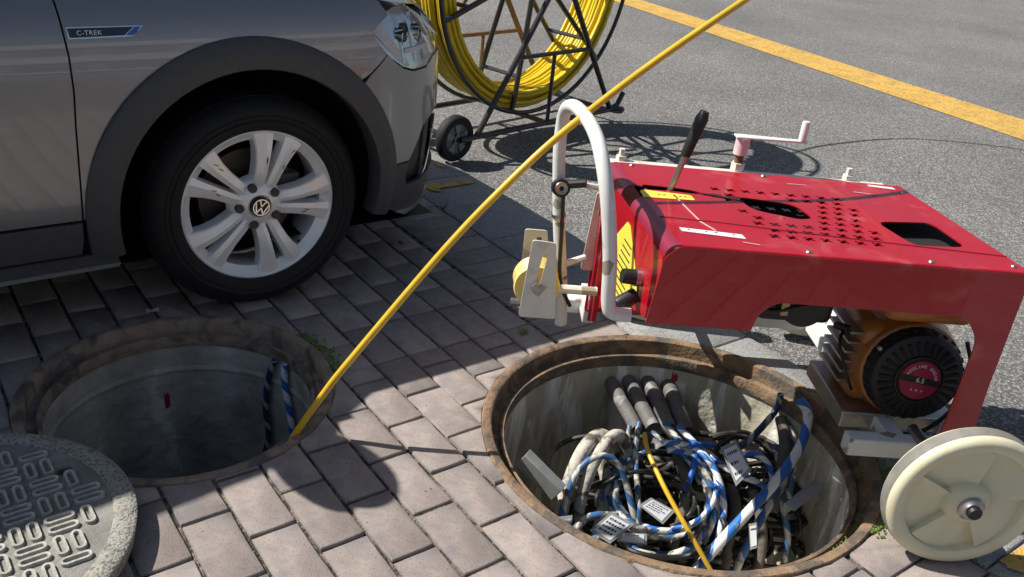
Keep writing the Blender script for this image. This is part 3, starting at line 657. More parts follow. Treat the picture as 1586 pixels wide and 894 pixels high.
    for (t, z, r_) in ((.47, .765, .026), (.56, .765, .026)):
        p = fx(surf(t, z, -.035)); q_ = fx(surf(t, z, .0))
        MB().lathe([(.0, .022), (r_ * .5, .019), (r_ * .8, .008), (r_ * .85, 0)], 20, frame(p, (q_ - p) + Vector((.03, 0, 0)))).build('projector', glass_dark, hd, 40)
        MB().lathe([(r_ * .85, 0), (r_, .012), (r_ * 1.12, .010), (r_ * 1.12, -.012)], 20, frame(p, (q_ - p) + Vector((.03, 0, 0)))).build('projector_ring', chrome_m, hd, 40)
    panel([(.345, .787), (.36, .775), (.40, .735), (.43, .705), (.455, .688), (.475, .686), (.455, .715), (.425, .75), (.40, .79), (.375, .80)], 'side_reflector', white_st, lambda t, z: -.004 - .03 * max(0, min(1, (z - .68) / .13)), .01, mir=mir, dt=.02, dz=.02, parent=hd)
    for t0 in (.445, .50, .545): panel([(t0, .695), (t0 + .006, .695), (t0 + .018, .825), (t0 + .008, .825)], 'reflector_rib', chrome_m, lambda t, z: -.002 - .036 * max(0, min(1, (z - .68) / .16)), .012, mir=mir, dt=.03, dz=.03, parent=hd)
    panel([(.46, .735), (.60, .738), (.60, .726), (.463, .722)], 'light_strip', white_st, -.012, .012, mir=mir, dt=.02, dz=.02, parent=hd)
    panel([(.475, .80), (.50, .80), (.512, .74), (.498, .74)], 'bezel', black_m, -.03, .012, mir=mir, dt=.02, dz=.02, parent=hd)
    # mirror
    my = lambda w: (1.74 + w) if mir else -w
    mr_ = empty('door_mirror', (0, 0, 0)); mr_.parent = car
    MB().ell((-.80, my(.13), 1.0), .075, .15, .105, 20, 12).build('housing', paint_m, mr_)
    MB().ell((-.865, my(.13), 1.0), .022, .135, .09, 20, 12).build('mirror_glass', glass_dark, mr_)
    MB().tube([(-.70, my(-.02), .93), (-.77, my(.05), .96)], .03, 10).build('stalk', black_m, mr_)
# hood, windscreen, roof, glass
def top_edge(t): return surf(t, np.interp(t, [-.62, -.3, .1, .25, .37, .5, .55, .62, .66, .8, 1.1, TMAX], [.965, .953, .929, .903, .871, .855, .851, .806, .76, .725, .695, .675]), 0)
ts = [-.62 + i * (TMAX - .001 + .62) / 40 for i in range(41)]; mb = MB(); nn = 16; vs_ = []
for t in ts:
    a = top_edge(t); b = mirror(a)
    for j in range(nn + 1):
        x = j / nn; p = a.lerp(b, x); p.z += .075 * (1 - (2 * x - 1) ** 2) ** .6 * min(1, (b - a).length / 1.3) ** 2 ; vs_.append(p)
mb.add(vs_, [(i * (nn + 1) + j, (i + 1) * (nn + 1) + j, (i + 1) * (nn + 1) + j + 1, i * (nn + 1) + j + 1) for i in range(40) for j in range(nn)]).build('bonnet', paint_m, car, 60)
def loft(name, rows, m):
    k = len(rows[0]); mb = MB(); mb.add([p for r_ in rows for p in r_], [(i * k + j, (i + 1) * k + j, (i + 1) * k + j + 1, i * k + j + 1) for i in range(len(rows) - 1) for j in range(k - 1)]); return mb.build(name, m, car, 60)
def crossrow(s, w, z, crown, bow=0.0): return [Vector((s + bow * (1 - (2 * j / 12 - 1) ** 2), -w + (1.74 + 2 * w) * j / 12, z + crown * (1 - (2 * j / 12 - 1) ** 2))) for j in range(13)]
loft('windscreen', [crossrow(-.60, -.10, .965, .05, .14), crossrow(-.9, -.16, 1.17, .05, .10), crossrow(-1.22, -.235, 1.40, .045, .06)], glass_dark)
loft('roof', [crossrow(s, w, z, .045, b) for s, w, z, b in ((-1.22, -.235, 1.40, .06), (-1.6, -.225, 1.445, 0), (-2.2, -.225, 1.45, 0), (-2.8, -.235, 1.425, 0), (-3.1, -.25, 1.385, -.05))], paint_m)
loft('rear_window', [crossrow(-3.1, -.25, 1.385, .045, -.05), crossrow(-3.3, -.16, 1.0, .03, -.08), crossrow(-3.36, -.12, .9, .0, -.08)], glass_dark)
for mir in (False, True):
    fx = mirror if mir else Vector
    def sq(name, pts, m): MB().add([fx((s, -w, z)) for s, w, z in pts], [tuple(range(len(pts)))]).build(name, m, car)
    sq('front_window', [(-.66, -.075, .94), (-1.24, -.225, 1.39), (-1.60, -.222, 1.425), (-1.55, -.05, .93)], glass_dark)
    sq('rear_door_window', [(-1.62, -.05, .93), (-1.66, -.222, 1.425), (-2.3, -.222, 1.43), (-2.52, -.05, .93)], glass_dark)
    sq('quarter_window', [(-2.58, -.05, .93), (-2.36, -.222, 1.43), (-3.0, -.24, 1.38), (-3.2, -.12, .95)], glass_dark)
    sq('centre_pillar', [(-1.55, -.048, .93), (-1.60, -.219, 1.43), (-1.66, -.219, 1.43), (-1.62, -.048, .93)], black_m)
    MB().tube([fx(p) for p in ((-.56, .09, .92), (-.92, .155, 1.18), (-1.24, .235, 1.405), (-1.6, .225, 1.442), (-2.3, .225, 1.445), (-3.05, .245, 1.39), (-3.3, .14, .96))], .035, 8).build('roof_rail', paint_m, car)
    MB().box(-3.2, -.66, fx((0, .03, 0)).y - .03, fx((0, .03, 0)).y + .03, .90, .965).build('belt_trim', black_m, car)
loft('underbody', [[Vector((s, y, .19)) for y in (.05, 1.69)] for s in (-3.3, .6)], black_m)
loft('bulkhead', [[Vector((-.55, y, z)) for y in (.12, 1.62)] for z in (.2, .93)], black_m)
# badge on the fender
bd = empty('badge', (0, 0, 0)); bd.parent = car
panel([(-.447, .8215), (-.276, .8225), (-.305, .7985), (-.444, .7955)], 'badge_plate', chrome_m, .004, .006, dt=.02, dz=.02, parent=bd)
panel([(-.444, .8185), (-.300, .8195), (-.322, .8015), (-.441, .7985)], 'badge_field', mat('navy_badge_enamel', (.008, .012, .03), .15, coat=.6), .0052, .002, dt=.02, dz=.02, parent=bd)
panel([(-.297, .8195), (-.283, .8195), (-.303, .8012), (-.319, .8015)], 'blue_stripe', mat('badge_blue', (.05, .12, .4), .2), .0053, .002, dt=.02, dz=.02, parent=bd)
panel([(-.2945, .806), (-.2905, .8095), (-.2955, .809), (-.3, .805)], 'red_spot', redmark, .0062, .002, dt=.02, dz=.02, parent=bd)
p = surf(-.399, .8085, .0068); nz = Vector((1, 0, 0)).cross(surf(-.399, .8135, .0068) - surf(-.399, .8035, .0068))
text('C-TREK', .015, frame(p, nz, (1, 0, 0)), white_ink, 'lettering', bd, .0006, extra=1.1)
# seam line detail: side character crease is in the surface; wheels
def wheel(parent, s, zc, sgn, detail):
    wr = empty('wheel', (s, -.0 if sgn > 0 else 1.74, zc)); wr.parent = parent
    wr.rotation_euler = (math.pi / 2, 0, 0) if sgn > 0 else (math.pi / 2, 0, math.pi)   # local z points out of the car
    tp = [(.218, -.19), (.235, -.205), (.275, -.212), (.30, -.20), (.310, -.18), (.314, -.16), (.315, -.105), (.314, -.055), (.309, -.034), (.301, -.017), (.289, -.002), (.275, .007), (.262, .0105), (.258, .0085), (.24, .008), (.228, .003), (.219, -.006)]
    ty = MB().lathe(tp, 96); ty.build('tyre', rubber_m, wr, 40)
    if detail:
        mb = MB()
        for i in range(64):                                          # shoulder sipes cut as shallow blocks
            mb.box(.300, .3102, -.0125, .0125, -.06, -.033, Matrix.Rotation(2 * math.pi * i / 64, 4, 'Z'))
        mb.build('tread', rubber_m, wr, 30, .0015)
        for r_ in (.25, .2655): MB().lathe([(r_ - .0015, .0075), (r_, .0118), (r_ + .0015, .0085)], 96).build('sidewall_bead', rubber_m, wr, 60)
    rp = [(.2195, -.19), (.2195, -.175), (.205, -.17), (.19, -.12), (.19, -.03), (.2, -.022), (.211, -.010), (.2155, -.003), (.2205, -.006), (.2215, -.012), (.2195, -.02)]
    MB().lathe(rp, 96).build('rim', alloy_m, wr, 35)
    MB().lathe([(0, -.13), (.14, -.13), (.142, -.10), (.06, -.10), (.05, -.06), (0, -.06)], 48).build('brake_disc', mat('brake_disc_steel', (.10, .085, .075), .5, metal=.6, var=.2), wr)
    MB().lathe([(.192, -.155), (0, -.155)], 48).build('backing_plate', liner_m, wr)
    MB().box(.07, .15, -.05, .06, -.135, -.075).build('caliper', mat('caliper_grey', (.10, .10, .10), .6, var=.2), wr, 30, .008)
    # spokes: five pairs, each a faceted bar with a sunken channel between
    for gidx in range(5):
        ga = 72 * gidx + 0.5
        for side in (-1, 1):
            st_ = [(.052, 3.0, 26), (.075, 2.2, 28), (.095, 2.4, 23.5), (.13, 3.5, 20.0), (.165, 4.0, 19.5), (.197, 4.4, 20.5), (.2145, 4.4, 22)]
            mb = MB(); vs_ = []; k = 6
            for ri, (r_, a0, a1) in enumerate(st_):
                zt = [-.014, -.008, -.004, -.001, -.001, -.004, -.007][ri]; w_ = a1 - a0
                for a, z in ((a0, zt - .045), (a0 + .03 * w_, zt - .004), (a0 + .36 * w_, zt), (a0 + .92 * w_, zt - .007), (a1 - .01 * w_, zt - .012), (a1, zt - .05)):
                    aa = R(ga + side * a); vs_.append((r_ * math.cos(aa), r_ * math.sin(aa), z))
            n = len(st_); fs = [(i * k + j, (i + 1) * k + j, (i + 1) * k + (j + 1) % k, i * k + (j + 1) % k) for i in range(n - 1) for j in range(k)]
            fs += [tuple(range(k - 1, -1, -1)), tuple(range((n - 1) * k, n * k))]
            if side < 0: fs = [f[::-1] for f in fs]
            mb.add(vs_, fs); mb.build('spoke', alloy_m, wr, 18)
            if detail and (gidx, side) in ((1, 1), (2, -1), (2, 1), (0, -1), (1, -1)):
                sc = MB(); rr = random.Random(gidx * 3 + side)
                for q_ in range(2):
                    r0 = rr.uniform(.125, .185); a_ = R(ga + side * rr.uniform(7, 16)); M_ = Matrix.Translation((r0 * math.cos(a_), r0 * math.sin(a_), -.0012)) @ Matrix.Rotation(a_ + rr.uniform(-.5, .5), 4, 'Z')
                    sc.prism(rounded([(-.008, -.0008), (.004, -.0014), (.008, .0004), (0, .0012), (-.006, .0008)], .0005, 2), 0, .0014, 0, M_)
                sc.build('scuff', alloy_dark, wr)
    MB().lathe([(0, -.012), (.03, -.012), (.034, -.008), (.06, -.016), (.075, -.03), (.08, -.06), (.03, -.06)], 40).build('hub', alloy_m, wr, 40)
    for i in range(5):
        a = R(72 * i + 36.5); M_ = Matrix.Translation((.057 * math.cos(a), .057 * math.sin(a), 0))
        MB().lathe([(.0, -.007), (.003, -.0065), (.0115, -.006), (.0125, -.009), (.0125, -.02)], 18, M_).build('bolt_cap', mat('bolt_cap_grey', (.05, .05, .052), .45) if i == 0 else bpy.data.materials['bolt_cap_grey'], wr, 40)
    # hub cap and emblem (a V over a W in a ring)
    cap = MB().lathe([(0, .001), (.027, .001), (.029, -.002), (.029, -.014)], 40).build('hub_cap', black_m, wr, 40)
    MB().lathe([(.0215, .0012), (.0215, .0028), (.0245, .0028), (.0245, .0012)], 40).build('emblem_ring', chrome_m, cap)
    def stroke(mb, a, b, w_):
        a, b = Vector(a), Vector(b); d = (b - a).normalized(); n_ = Vector((-d.y, d.x)) * w_ / 2
        mb.prism([tuple(q_) for q_ in (a - n_, b - n_, b + n_, a + n_)], .0011, .0027)
    e = MB(); ro = Matrix.Rotation(R(-20), 2)
    for l in ([(-.0095, .0195), (0, .0025)], [(0, .0025), (.0095, .0195)], [(-.019, .0105), (-.0095, -.0185)], [(-.0095, -.0185), (0, -.001)], [(0, -.001), (.0095, -.0185)], [(.0095, -.0185), (.019, .0105)]):
        stroke(e, ro @ Vector(l[0]), ro @ Vector(l[1]), .0036)
    e.build('emblem', chrome_m, cap)
    MB().tube([(.196 * math.cos(R(-48)), .196 * math.sin(R(-48)), -.05), (.183 * math.cos(R(-48)), .183 * math.sin(R(-48)), -.03)], .005, 8).build('valve', black_m, wr)
wheel(car, 0, .315, 1, True)
for s, sg in ((0, -1), (-2.68, 1), (-2.68, -1)): wheel(car, s, .315, sg, False)

# ------------------------------------------------------------------ cable reel
reel = empty('cable_reel', (-.10, 4.42, 0), R(50), label='black tube cable reel on casters standing behind the car', category='cable reel')
ZC, RR = .80, .67
RX = Matrix.Translation((0, 0, ZC)) @ Matrix.Rotation(math.pi / 2, 4, 'X')
for y in (-.13, .13):
    MB().tube([(RR * math.cos(2 * math.pi * i / 72), y, ZC + RR * math.sin(2 * math.pi * i / 72)) for i in range(72)], .011, 8, True).build('hoop', reel_black, reel)
    for i in range(6):
        a = R(60 * i + 17); b = Vector((math.cos(a), 0, math.sin(a))); p = lambda r_, yy: (b.x * r_, yy, ZC + b.z * r_)
        MB().tube(spline([p(.04, y * .6), p(.3, y * .8), p(.52, y * .95), p(.60, y), p(.67, y)], 5), .013, 8).build('spoke', reel_black, reel)
for i in range(6):
    a = R(60 * i + 17); b = Vector((math.cos(a), 0, math.sin(a)))
    MB().tube([(b.x * .50, -.125, ZC + b.z * .50), (b.x * .50, .125, ZC + b.z * .50)], .010, 8).build('cross_bar', reel_black, reel)
MB().tube([(0, -.25, ZC), (0, .25, ZC)], .022, 14).build('axle', steel_m, reel)
for y, m in ((-.24, reel_black), (.24, reel_rust)):
    MB().tube([(-.60, y, .105), (.50, y, .10), (.58, y, .12), (.62, y, .18)], .014, 10).build('base_rail', reel_black, reel)
    for x in (-.50, .52): MB().tube([(x, y, .10), (x * .5, y, .46), (0.02 * (1 if x > 0 else -1), y, ZC)], .014, 10).build('strut', m, reel)
    MB().tube([(-.26, y, .44), (.27, y, .44)], .011, 8).build('brace', m, reel)
    MB().tube([(.0, y, .44), (.0, y, .10)], .010, 8).build('brace_post', m, reel)
for x in (-.60, .0, .50): MB().tube([(x, -.24, .10), (x, .24, .10)], .013, 8).build('base_crossbar', reel_rust if x == 0 else reel_black, reel)
MB().tube(spline([(.50, -.24, .10), (.60, -.26, .10), (.66, -.2, .06), (.66, -.05, .05), (.62, .1, .06), (.6, .24, .10)], 6), .012, 8).build('front_hoop', reel_black, reel)
for y in (-.205, .205):
    cw = empty('caster_wheel', (-.60, y, .105)); cw.parent = reel; cw.rotation_euler = (math.pi / 2, 0, 0)
    MB().lathe([(.07, -.022), (.098, -.022), (.105, -.012), (.105, .012), (.098, .022), (.07, .022)], 40).build('tyre', rubber_m, cw)
    MB().lathe([(.022, .012), (.07, .012), (.072, .018), (.072, -.018), (.022, -.018)], 40).build('rim', caster_g, cw)
    for i in range(5): MB().prism([(.02, -.006), (.066, -.019), (.066, .019), (.02, .006)], .008, .020, .002, Matrix.Rotation(R(72 * i + 18), 4, 'Z')).build('spoke', mat('caster_spoke', (.22, .23, .24), .5) if i == 0 and y < 0 else bpy.data.materials['caster_spoke'], cw)
    MB().lathe([(0, .026), (.02, .024), (.022, -.02)], 18).build('hub', steel_m, cw)
coil = empty('rod_coil', (-.10, 4.42, 0), R(50), label='yellow fibreglass rod wound in many turns inside the black reel', category='rod coil')
for layer in range(4):
    r0 = .57 + layer * .0205; k = 11; path = []
    rr = random.Random(layer)
    for i in range(k * 40 + 1):
        a = 2 * math.pi * i / 40; y = -.105 + .21 * (i / (k * 40)); y = (y if layer % 2 else -y) + .006 * math.sin(a * .37 + layer * 2) + .004 * math.sin(a * 2.3)
        path.append(((r0 + .006 * math.sin(a * .83 + layer * 1.3)) * math.cos(a), y, ZC + (r0 + .006 * math.sin(a * .83 + layer * 1.3)) * math.sin(a) - .012))
    MB().tube(path, .0105, 6).build('winding', coil_y, coil, 70)
# ------------------------------------------------------------------ the free rod
def pixy(px, py, y):
    d = RIGHT * ((px - CX) / F_PX) - UP * ((py - CY) / F_PX) + FWD; t = y / d.y
    return Vector((d.x * t, y, CAM_H + d.z * t))
rp = [Vector((-.60, 1.70, -.45)), Vector((-.535, 1.69, -.16)), pixy(450, 685, 1.683), pixy(500, 612, 1.69), pixy(545, 555, 1.70), pixy(690, 385, 1.76), pixy(788, 283, 1.80), pixy(875, 203, 1.86), pixy(1000, 106, 1.97), pixy(1148, 4, 2.12), Vector((.75, 2.45, 1.17)), Vector((1.4, 3.2, 1.40)), Vector((1.95, 4.3, 1.55)), Vector((1.75, 5.25, 1.52)), Vector((1.0, 5.36, 1.45)), Vector((.35, 5.0, 1.42)), Vector((-.02, 4.60, 1.40))]
cable('yellow_rod', rp, .0085, rod_y, 'long yellow fibreglass rod arching over the white handle into the shaded manhole', 'rod', seg=10)

# ------------------------------------------------------------------ red machine
AM = R(4.0)
mach = empty('cable_pulling_machine', (.30, 1.637, 0), AM, label='red petrol cable pulling machine with white handle and ivory wheels', category='machine')
K = -.12
def ms(p, q_, z): return Vector((p + K * q_, q_, z))
def msn(pts): return [ms(*p) for p in pts]
QW = .515; ZT = .6
# top sheet with slot, holes and crosses
slot = rounded([(.045, .357), (.12, .352), (.168, .343), (.184, .329), (.168, .321), (.10, .327), (.05, .322)], .012, 4)
hole1 = rounded([(.262, .326), (.398, .304), (.402, .22), (.366, .206), (.272, .244)], .03, 4)
hole2 = rounded([(.555, .235), (.70, .258), (.70, .118), (.575, .105), (.566, .15)], .03, 4)
crosses = []
def xhole(cx_, cy_, s=.0105, w=.0042):
    pts = []
    for i in range(4):
        a = R(45 + 90 * i); d = Vector((math.cos(a), math.sin(a))); n_ = Vector((-d.y, d.x)); d2 = Vector((math.cos(a + math.pi / 4), math.sin(a + math.pi / 4)))
        pts += [d * s * 1.25 - n_ * w, d * s * 1.25 + n_ * w, d2 * w * 1.45]
    return [(cx_ + p.x * 1.0, cy_ + p.y * .9) for p in pts]
for r_ in range(9):
    for c_ in range(9):
        p_ = .228 + c_ * .0375 + (.5 if r_ % 2 else 0) * .0375 + .004 * r_; q_ = .368 - r_ * .0345
        if p_ > .548 or ((p_ - .336) / .098) ** 2 + ((q_ - .264) / .084) ** 2 < 1: continue
        if p_ > .52 and q_ < .26: continue
        crosses.append(xhole(p_, q_))
EDGE = .028
outer = [(EDGE, .003), (.765, .003), (.765, QW), (EDGE, QW), (EDGE, .352)] + slot + [(EDGE, .285)]
plate(outer, [hole1, hole2] + crosses, lambda x, y, d: ms(x, y, ZT - d), .003, 'hood_top', red_m, mach)
# rolled left edge, with the slot running through it
mb = MB(); prof = [(EDGE - EDGE * math.sin(a), ZT - EDGE + EDGE * math.cos(a)) for a in [math.pi / 2 * i / 6 for i in range(7)]]
for q0, q1 in ((.003, .268), (.35, QW)):
    vs_ = [ms(p, q_, z) for q_ in (q0, q1) for p, z in prof] + [ms(p + .003, q_, z - .003) for q_ in (q0, q1) for p, z in prof]; n = 7
    fs = [(i, i + n, i + 1 + n, i + 1) for i in range(6)] + [(2 * n + i, 2 * n + i + 1, 3 * n + i + 1, 3 * n + i) for i in range(6)] + [(i, i + 1, 2 * n + i + 1, 2 * n + i) for i in range(6)] + [(n + i, 3 * n + i, 3 * n + i + 1, n + i + 1) for i in range(6)]
    mb.add(vs_, fs)
mb.build('rolled_edge', mat('plum_edge_trim', (.24, .02, .05), .35, coat=.2), mach, 60)
# near and far side plates
side_near = rounded([(-.014, .418), (-.006, .50), (0.0, ZT - .03), (.03, ZT - .001), (.765, ZT - .001), (.768, .32), (.776, .165), (.70, .165), (.703, .44), (.66, .489), (.25, .489), (.218, .455), (.212, .418)], [0, 0, .01, .012, .006, 0, .004, .004, .04, .02, .03, .02, .004])
plate(side_near, [], lambda x, z, d: ms(x, d, z), .003, 'side_plate', red_m, mach)
side_far = rounded([(0.0, .17), (0.0, ZT - .03), (.03, ZT - .001), (.765, ZT - .001), (.776, .165), (.70, .165), (.703, .44), (.66, .489), (.30, .489), (.22, .44), (.2, .17)], .01)
plate(side_far, [], lambda x, z, d: ms(x, QW - d, z), .003, 'side_plate', red_m, mach)
# left end panel in two leaves with a fold
endp = lambda q_, z, d: ms(-.002 + .05 * min(0, z - .57) * -.25 + d, q_, z)
plate([(.004, .42), (.20, .36), (.20, ZT - EDGE - .001), (.004, ZT - EDGE - .001)], [], lambda q_, z, d: endp(q_, z, d), .003, 'end_panel', red_m, mach)
plate([(.204, .36), (.50, .18), (.50, ZT - EDGE - .001), (.204, ZT - EDGE - .001)], [], lambda q_, z, d: endp(q_, z, d), .003, 'end_panel', red_m, mach)
plate([(.40, .20), (.44, .18), (.44, .56), (.40, .56)], [], lambda q_, z, d: endp(q_, z, d) - Vector((.012, 0, 0)), .012, 'end_rib', red_m, mach)
st = plate([(.12, .40), (.34, .27), (.37, .30), (.37, .44), (.26, .54), (.235, .54), (.12, .44)], [], lambda q_, z, d: endp(q_, z, d) - Vector((.0018, 0, 0)), .001, 'warning_sticker', yellow_st, mach)
mb = MB(); rr = random.Random(5)
for i in range(11):
    z = .325 + i * .017; q0 = max(.14, .33 - (z - .28) * 1.3 + .0); q0 = .20 + .004 * (i % 2); q1 = .34 - .008 * i
    mb.hexa([endp(q_, zz, 0) - Vector((.0022, 0, 0)) for q_, zz in ((q1, z), (q0, z), (q0, z + .004), (q1, z + .004))], [endp(q_, zz, 0) - Vector((.0026, 0, 0)) for q_, zz in ((q1, z), (q0, z), (q0, z + .004), (q1, z + .004))])
mb.build('sticker_print', ink_m, mach)
for (q_, z, dx, L) in ((.115, .468, -1, .035),):
    kb = empty('selector_knob', ms(-.002, q_, z)); kb.parent = mach
    M_ = frame((0, 0, 0), (-1, -.1, .1))
    MB().lathe([(0, .012), (.020, .012), (.020, 0)], 24, M_).build('collar', steel_m, kb); MB().lathe([(0, .042), (.015, .042), (.017, .036), (.017, .01)], 24, M_).build('grip', black_m, kb)
    M_ = frame((-.018, -.012, -.045), (-.8, -.4, -.35))
    MB().lathe([(0, .035), (.015, .035), (.017, .03), (.017, -.015), (0, -.015)], 24, M_).build('key_cap', black_m, kb)
# stickers on the hood
def hsheet(name, pts, m, z=ZT + .0006): return plate([(p, q_) for p, q_ in pts], [], lambda x, y, d: ms(x, y, z + .0008 - d), .0008, name, m, mach)
hsheet('yellow_sticker', rounded([(EDGE, .268), (EDGE, .305), (-.0 + EDGE + .01, .316), (.148, .304), (.148, .272), (.06, .268)], .006, 3), yellow_st)
hsheet('white_sticker', [(.055, .076), (.055, .096), (.185, .083), (.185, .06)], white_st)
hsheet('white_sticker', [(.672, .487), (.672, .500), (.735, .495), (.735, .478)], white_st)
mb = MB(); rr = random.Random(9)
for (p0, q0, p1, q1, n) in ((.064, .086, .175, .074, 6), (.05, .29, .135, .287, 7)):
    for i in range(n):
        if rr.random() < .2: continue
        t = (i + .3) / n; p_ = p0 + (p1 - p0) * t; q_ = q0 + (q1 - q0) * t; w_ = rr.uniform(.003, .007)
        mb.add([ms(p_, q_, ZT + .0019), ms(p_ + w_, q_ - .001, ZT + .0019), ms(p_ + w_ + .001, q_ + .003, ZT + .0019), ms(p_, q_ + .004, ZT + .0019)], [(0, 1, 2, 3)])
mb.build('sticker_print', ink_m, mach)
hood_line_m = mat('hood_dark_line', (.14, .01, .02), .5)
for pts in ([(.03, .152), (.15, .146), (.42, .115), (.765, .083)], [(.182, .322), (.272, .295)]):  # long score line, then a short dark line from slot to hole
    MB().tube([ms(p, q_, ZT + .0002) for p, q_ in pts], .0016, 6).build('dark_line', hood_line_m, mach)
MB().hexa([ms(.06, .01, .560), ms(.764, .01, .560), ms(.764, .51, .560), ms(.06, .51, .560)], [ms(.06, .01, .564), ms(.764, .01, .564), ms(.764, .51, .564), ms(.06, .51, .564)]).build('hood_shade_sheet', hole_shade, mach)  # added black sheet, stands in for the shade seen through the hood openings
MB().tube([ms(.032, .0035, ZT - .0035), ms(.764, .0035, ZT - .0035)], .0042, 8).build('edge_fold', red_m, mach)
scuff = mat('bare_scuff', (.62, .42, .42), .6)
for pts in ([(.104, .300), (.108, .297), (.113, .20), (.117, .15), (.113, .15), (.109, .21)], [(.113, .14), (.117, .142), (.135, .095), (.131, .093)], [(.17, .04), (.172, .043), (.205, .035), (.204, .032)], [(.60, .43), (.602, .434), (.66, .425), (.655, .422)], [(.44, .45), (.441, .453), (.49, .455), (.49, .452)]):
    hsheet('scuff_mark', pts, scuff)
for p_, q_ in ((.06, .495), (.40, .50), (.745, .46), (.745, .03), (.30, .018), (.56, .018)):
    MB().lathe([(0, .004), (.005, .0035), (.007, .001), (.007, 0)], 12, Matrix.Translation(ms(p_, q_, ZT))).build('screw_head', steel_m, mach)
# lever
lv = empty('gear_lever', ms(.105, .335, .5)); lv.parent = mach
MB().tube([(0, 0, 0), (.004, 0, .1), (.028, 0, .20)], .0075, 10).build('shaft', steel_m, lv); MB().tube([(.024, 0, .185), (.046, 0, .275), (.05, 0, .292)], [.012, .0155, .010], 14).build('grip', black_m, lv)
# white handle (U tube), strap and cable
hp_ = spline(msn([(-.03, .056, .405), (-.066, .054, .408), (-.082, .052, .43), (-.095, .05, .54), (-.115, .06, .66), (-.128, .10, .735), (-.13, .17, .765), (-.132, .26, .775), (-.134, .36, .77), (-.139, .42, .748), (-.138, .448, .70), (-.135, .45, .62), (-.115, .45, .45), (-.085, .45, .26), (-.075, .45, .16)]), 6)
MB().tube(hp_, .0155, 16).build('handle', white_m, mach)
MB().tube(msn([(-.10, .45, .33), (-.03, .47, .35)]), .009, 8).build('handle_stay', white_m, mach); 
MB().tube(msn([(-.13, .45, .56), (-.0, .46, .545)]), .008, 8).build('handle_stay', white_m, mach)
for z, p_ in ((.555, -.128), (.47, -.118), (.30, -.094)): MB().lathe([(.0165, -.004), (.0185, -.004), (.0185, .004), (.0165, .004)], 20, frame(ms(p_, .45, z), (-.13, 0, 1))).build('clamp_band', steel_m, mach)
kn = empty('stop_switch', ms(-.128, .43, .553)); kn.parent = mach
M_ = frame((0, -.012, 0), (.1, -1, .2)); MB().lathe([(0, -.01), (.022, -.01), (.022, .012), (0, .012)], 24, M_).build('housing', black_m, kn); MB().lathe([(.006, .014), (.015, .016), (.017, .012)], 24, M_).build('ring', steel_m, kn)
MB().tube([(.02, -.01, .01), (.06, -.02, .02)], .011, 10).build('lever', black_m, kn)
MB().tube(spline(msn([(-.118, .43, .54), (-.108, .435, .42), (-.098, .43, .30), (-.06, .44, .22)]), 6), .005, 8).build('control_cable', black_m, mach)
# guide pulley on the left
gp = empty('guide_pulley', ms(0, 0, 0)); gp.parent = mach
def gplate(pts, holes, q_, m, name): plate(rounded(pts, .008, 3), holes, lambda x, z, d: Vector((x, q_ + d, z)), .004, name, m, gp)
sl = lambda x0, z0, x1, z1, w: rounded([(x0 - w, z0), (x0 + w, z0), (x1 + w, z1), (x1 - w, z1)], w * .9, 4)
gplate([(-.257, .252), (-.165, .252), (-.186, .455), (-.243, .459)], [sl(-.2205, .335, -.208, .425, .006)], .30, white_m, 'guide_plate')
gplate([(-.25, .195), (-.16, .195), (-.195, .424), (-.252, .424)], [sl(-.218, .37, -.213, .405, .007)], .45, cream_m, 'guide_plate')
MB().lathe([(0, -.035), (.055, -.035), (.058, -.028), (.048, -.01), (.044, 0), (.048, .01), (.058, .028), (.055, .035), (0, .035)], 36, frame((-.216, .375, .315), (0, 1, 0))).build('pulley', pulley_y, gp, 50)
MB().tube([(-.223, .285, .338), (-.228, .46, .325)], .008, 10).lathe([(0, .008), (.013, .008), (.013, 0)], 6, frame((-.223, .296, .338), (0, -1, 0))).build('axle_bolt', steel_m, gp)
MB().tube([(-.27, .45, .215), (-.24, .45, .215)], .011, 8).build('clamp_bolt', steel_m, gp)
MB().tube([(-.185, .375, .30), (-.06, .375, .30)], .012, 10).build('guide_arm', white_m, gp)
gplate([(-.09, .30), (-.03, .30), (-.03, .52), (-.075, .52)], [sl(-.058, .455, -.056, .495, .008), sl(-.062, .40, -.061, .406, .005)], .50, cream_m, 'slotted_plate')
# back rail and crank
MB().box(0, .755, -.015, .015, .565, .592, Matrix.Translation(ms(-.01, .555, 0)) @ Matrix.Rotation(R(-1), 4, 'Z')).build('rear_rail', cream_m, mach, 30, .004)
MB().tube(msn([(.72, .55, .575), (.80, .53, .56), (.815, .47, .50), (.815, .45, .2)]), .015, 10).build('rear_tube', white_m, mach)
for p_ in (.0, .60): MB().lathe([(0, .03), (.008, .03), (.008, .012), (.014, .012), (.014, 0)], 6, Matrix.Translation(ms(p_ + .05, .56, .592))).build('stud', cream_m, mach)
ck = empty('crank', ms(.355, .56, .59)); ck.parent = mach
MB().lathe([(0, .022), (.018, .022), (.018, 0)], 6).build('nut', cream_m, ck); MB().lathe([(.011, .022), (.011, .045)], 16).build('screw', rust_m, ck); MB().lathe([(0, .088), (.018, .088), (.019, .045), (0, .045)], 24).build('sleeve', mat('pinkish_white_enamel', (.72, .56, .58), .4, var=.15), ck)
MB().hexa([(-.022, -.016, .088), (.165, -.008, .088), (.165, .008, .088), (-.022, .016, .088)], [(-.022, -.016, .094), (.165, -.008, .094), (.165, .008, .094), (-.022, .016, .094)]).build('arm', white_m, ck, 30, .002)
MB().lathe([(0, .05), (.009, .05), (.010, .046), (.010, 0)], 16, Matrix.Translation((.152, 0, .094))).build('grip', white_m, ck)
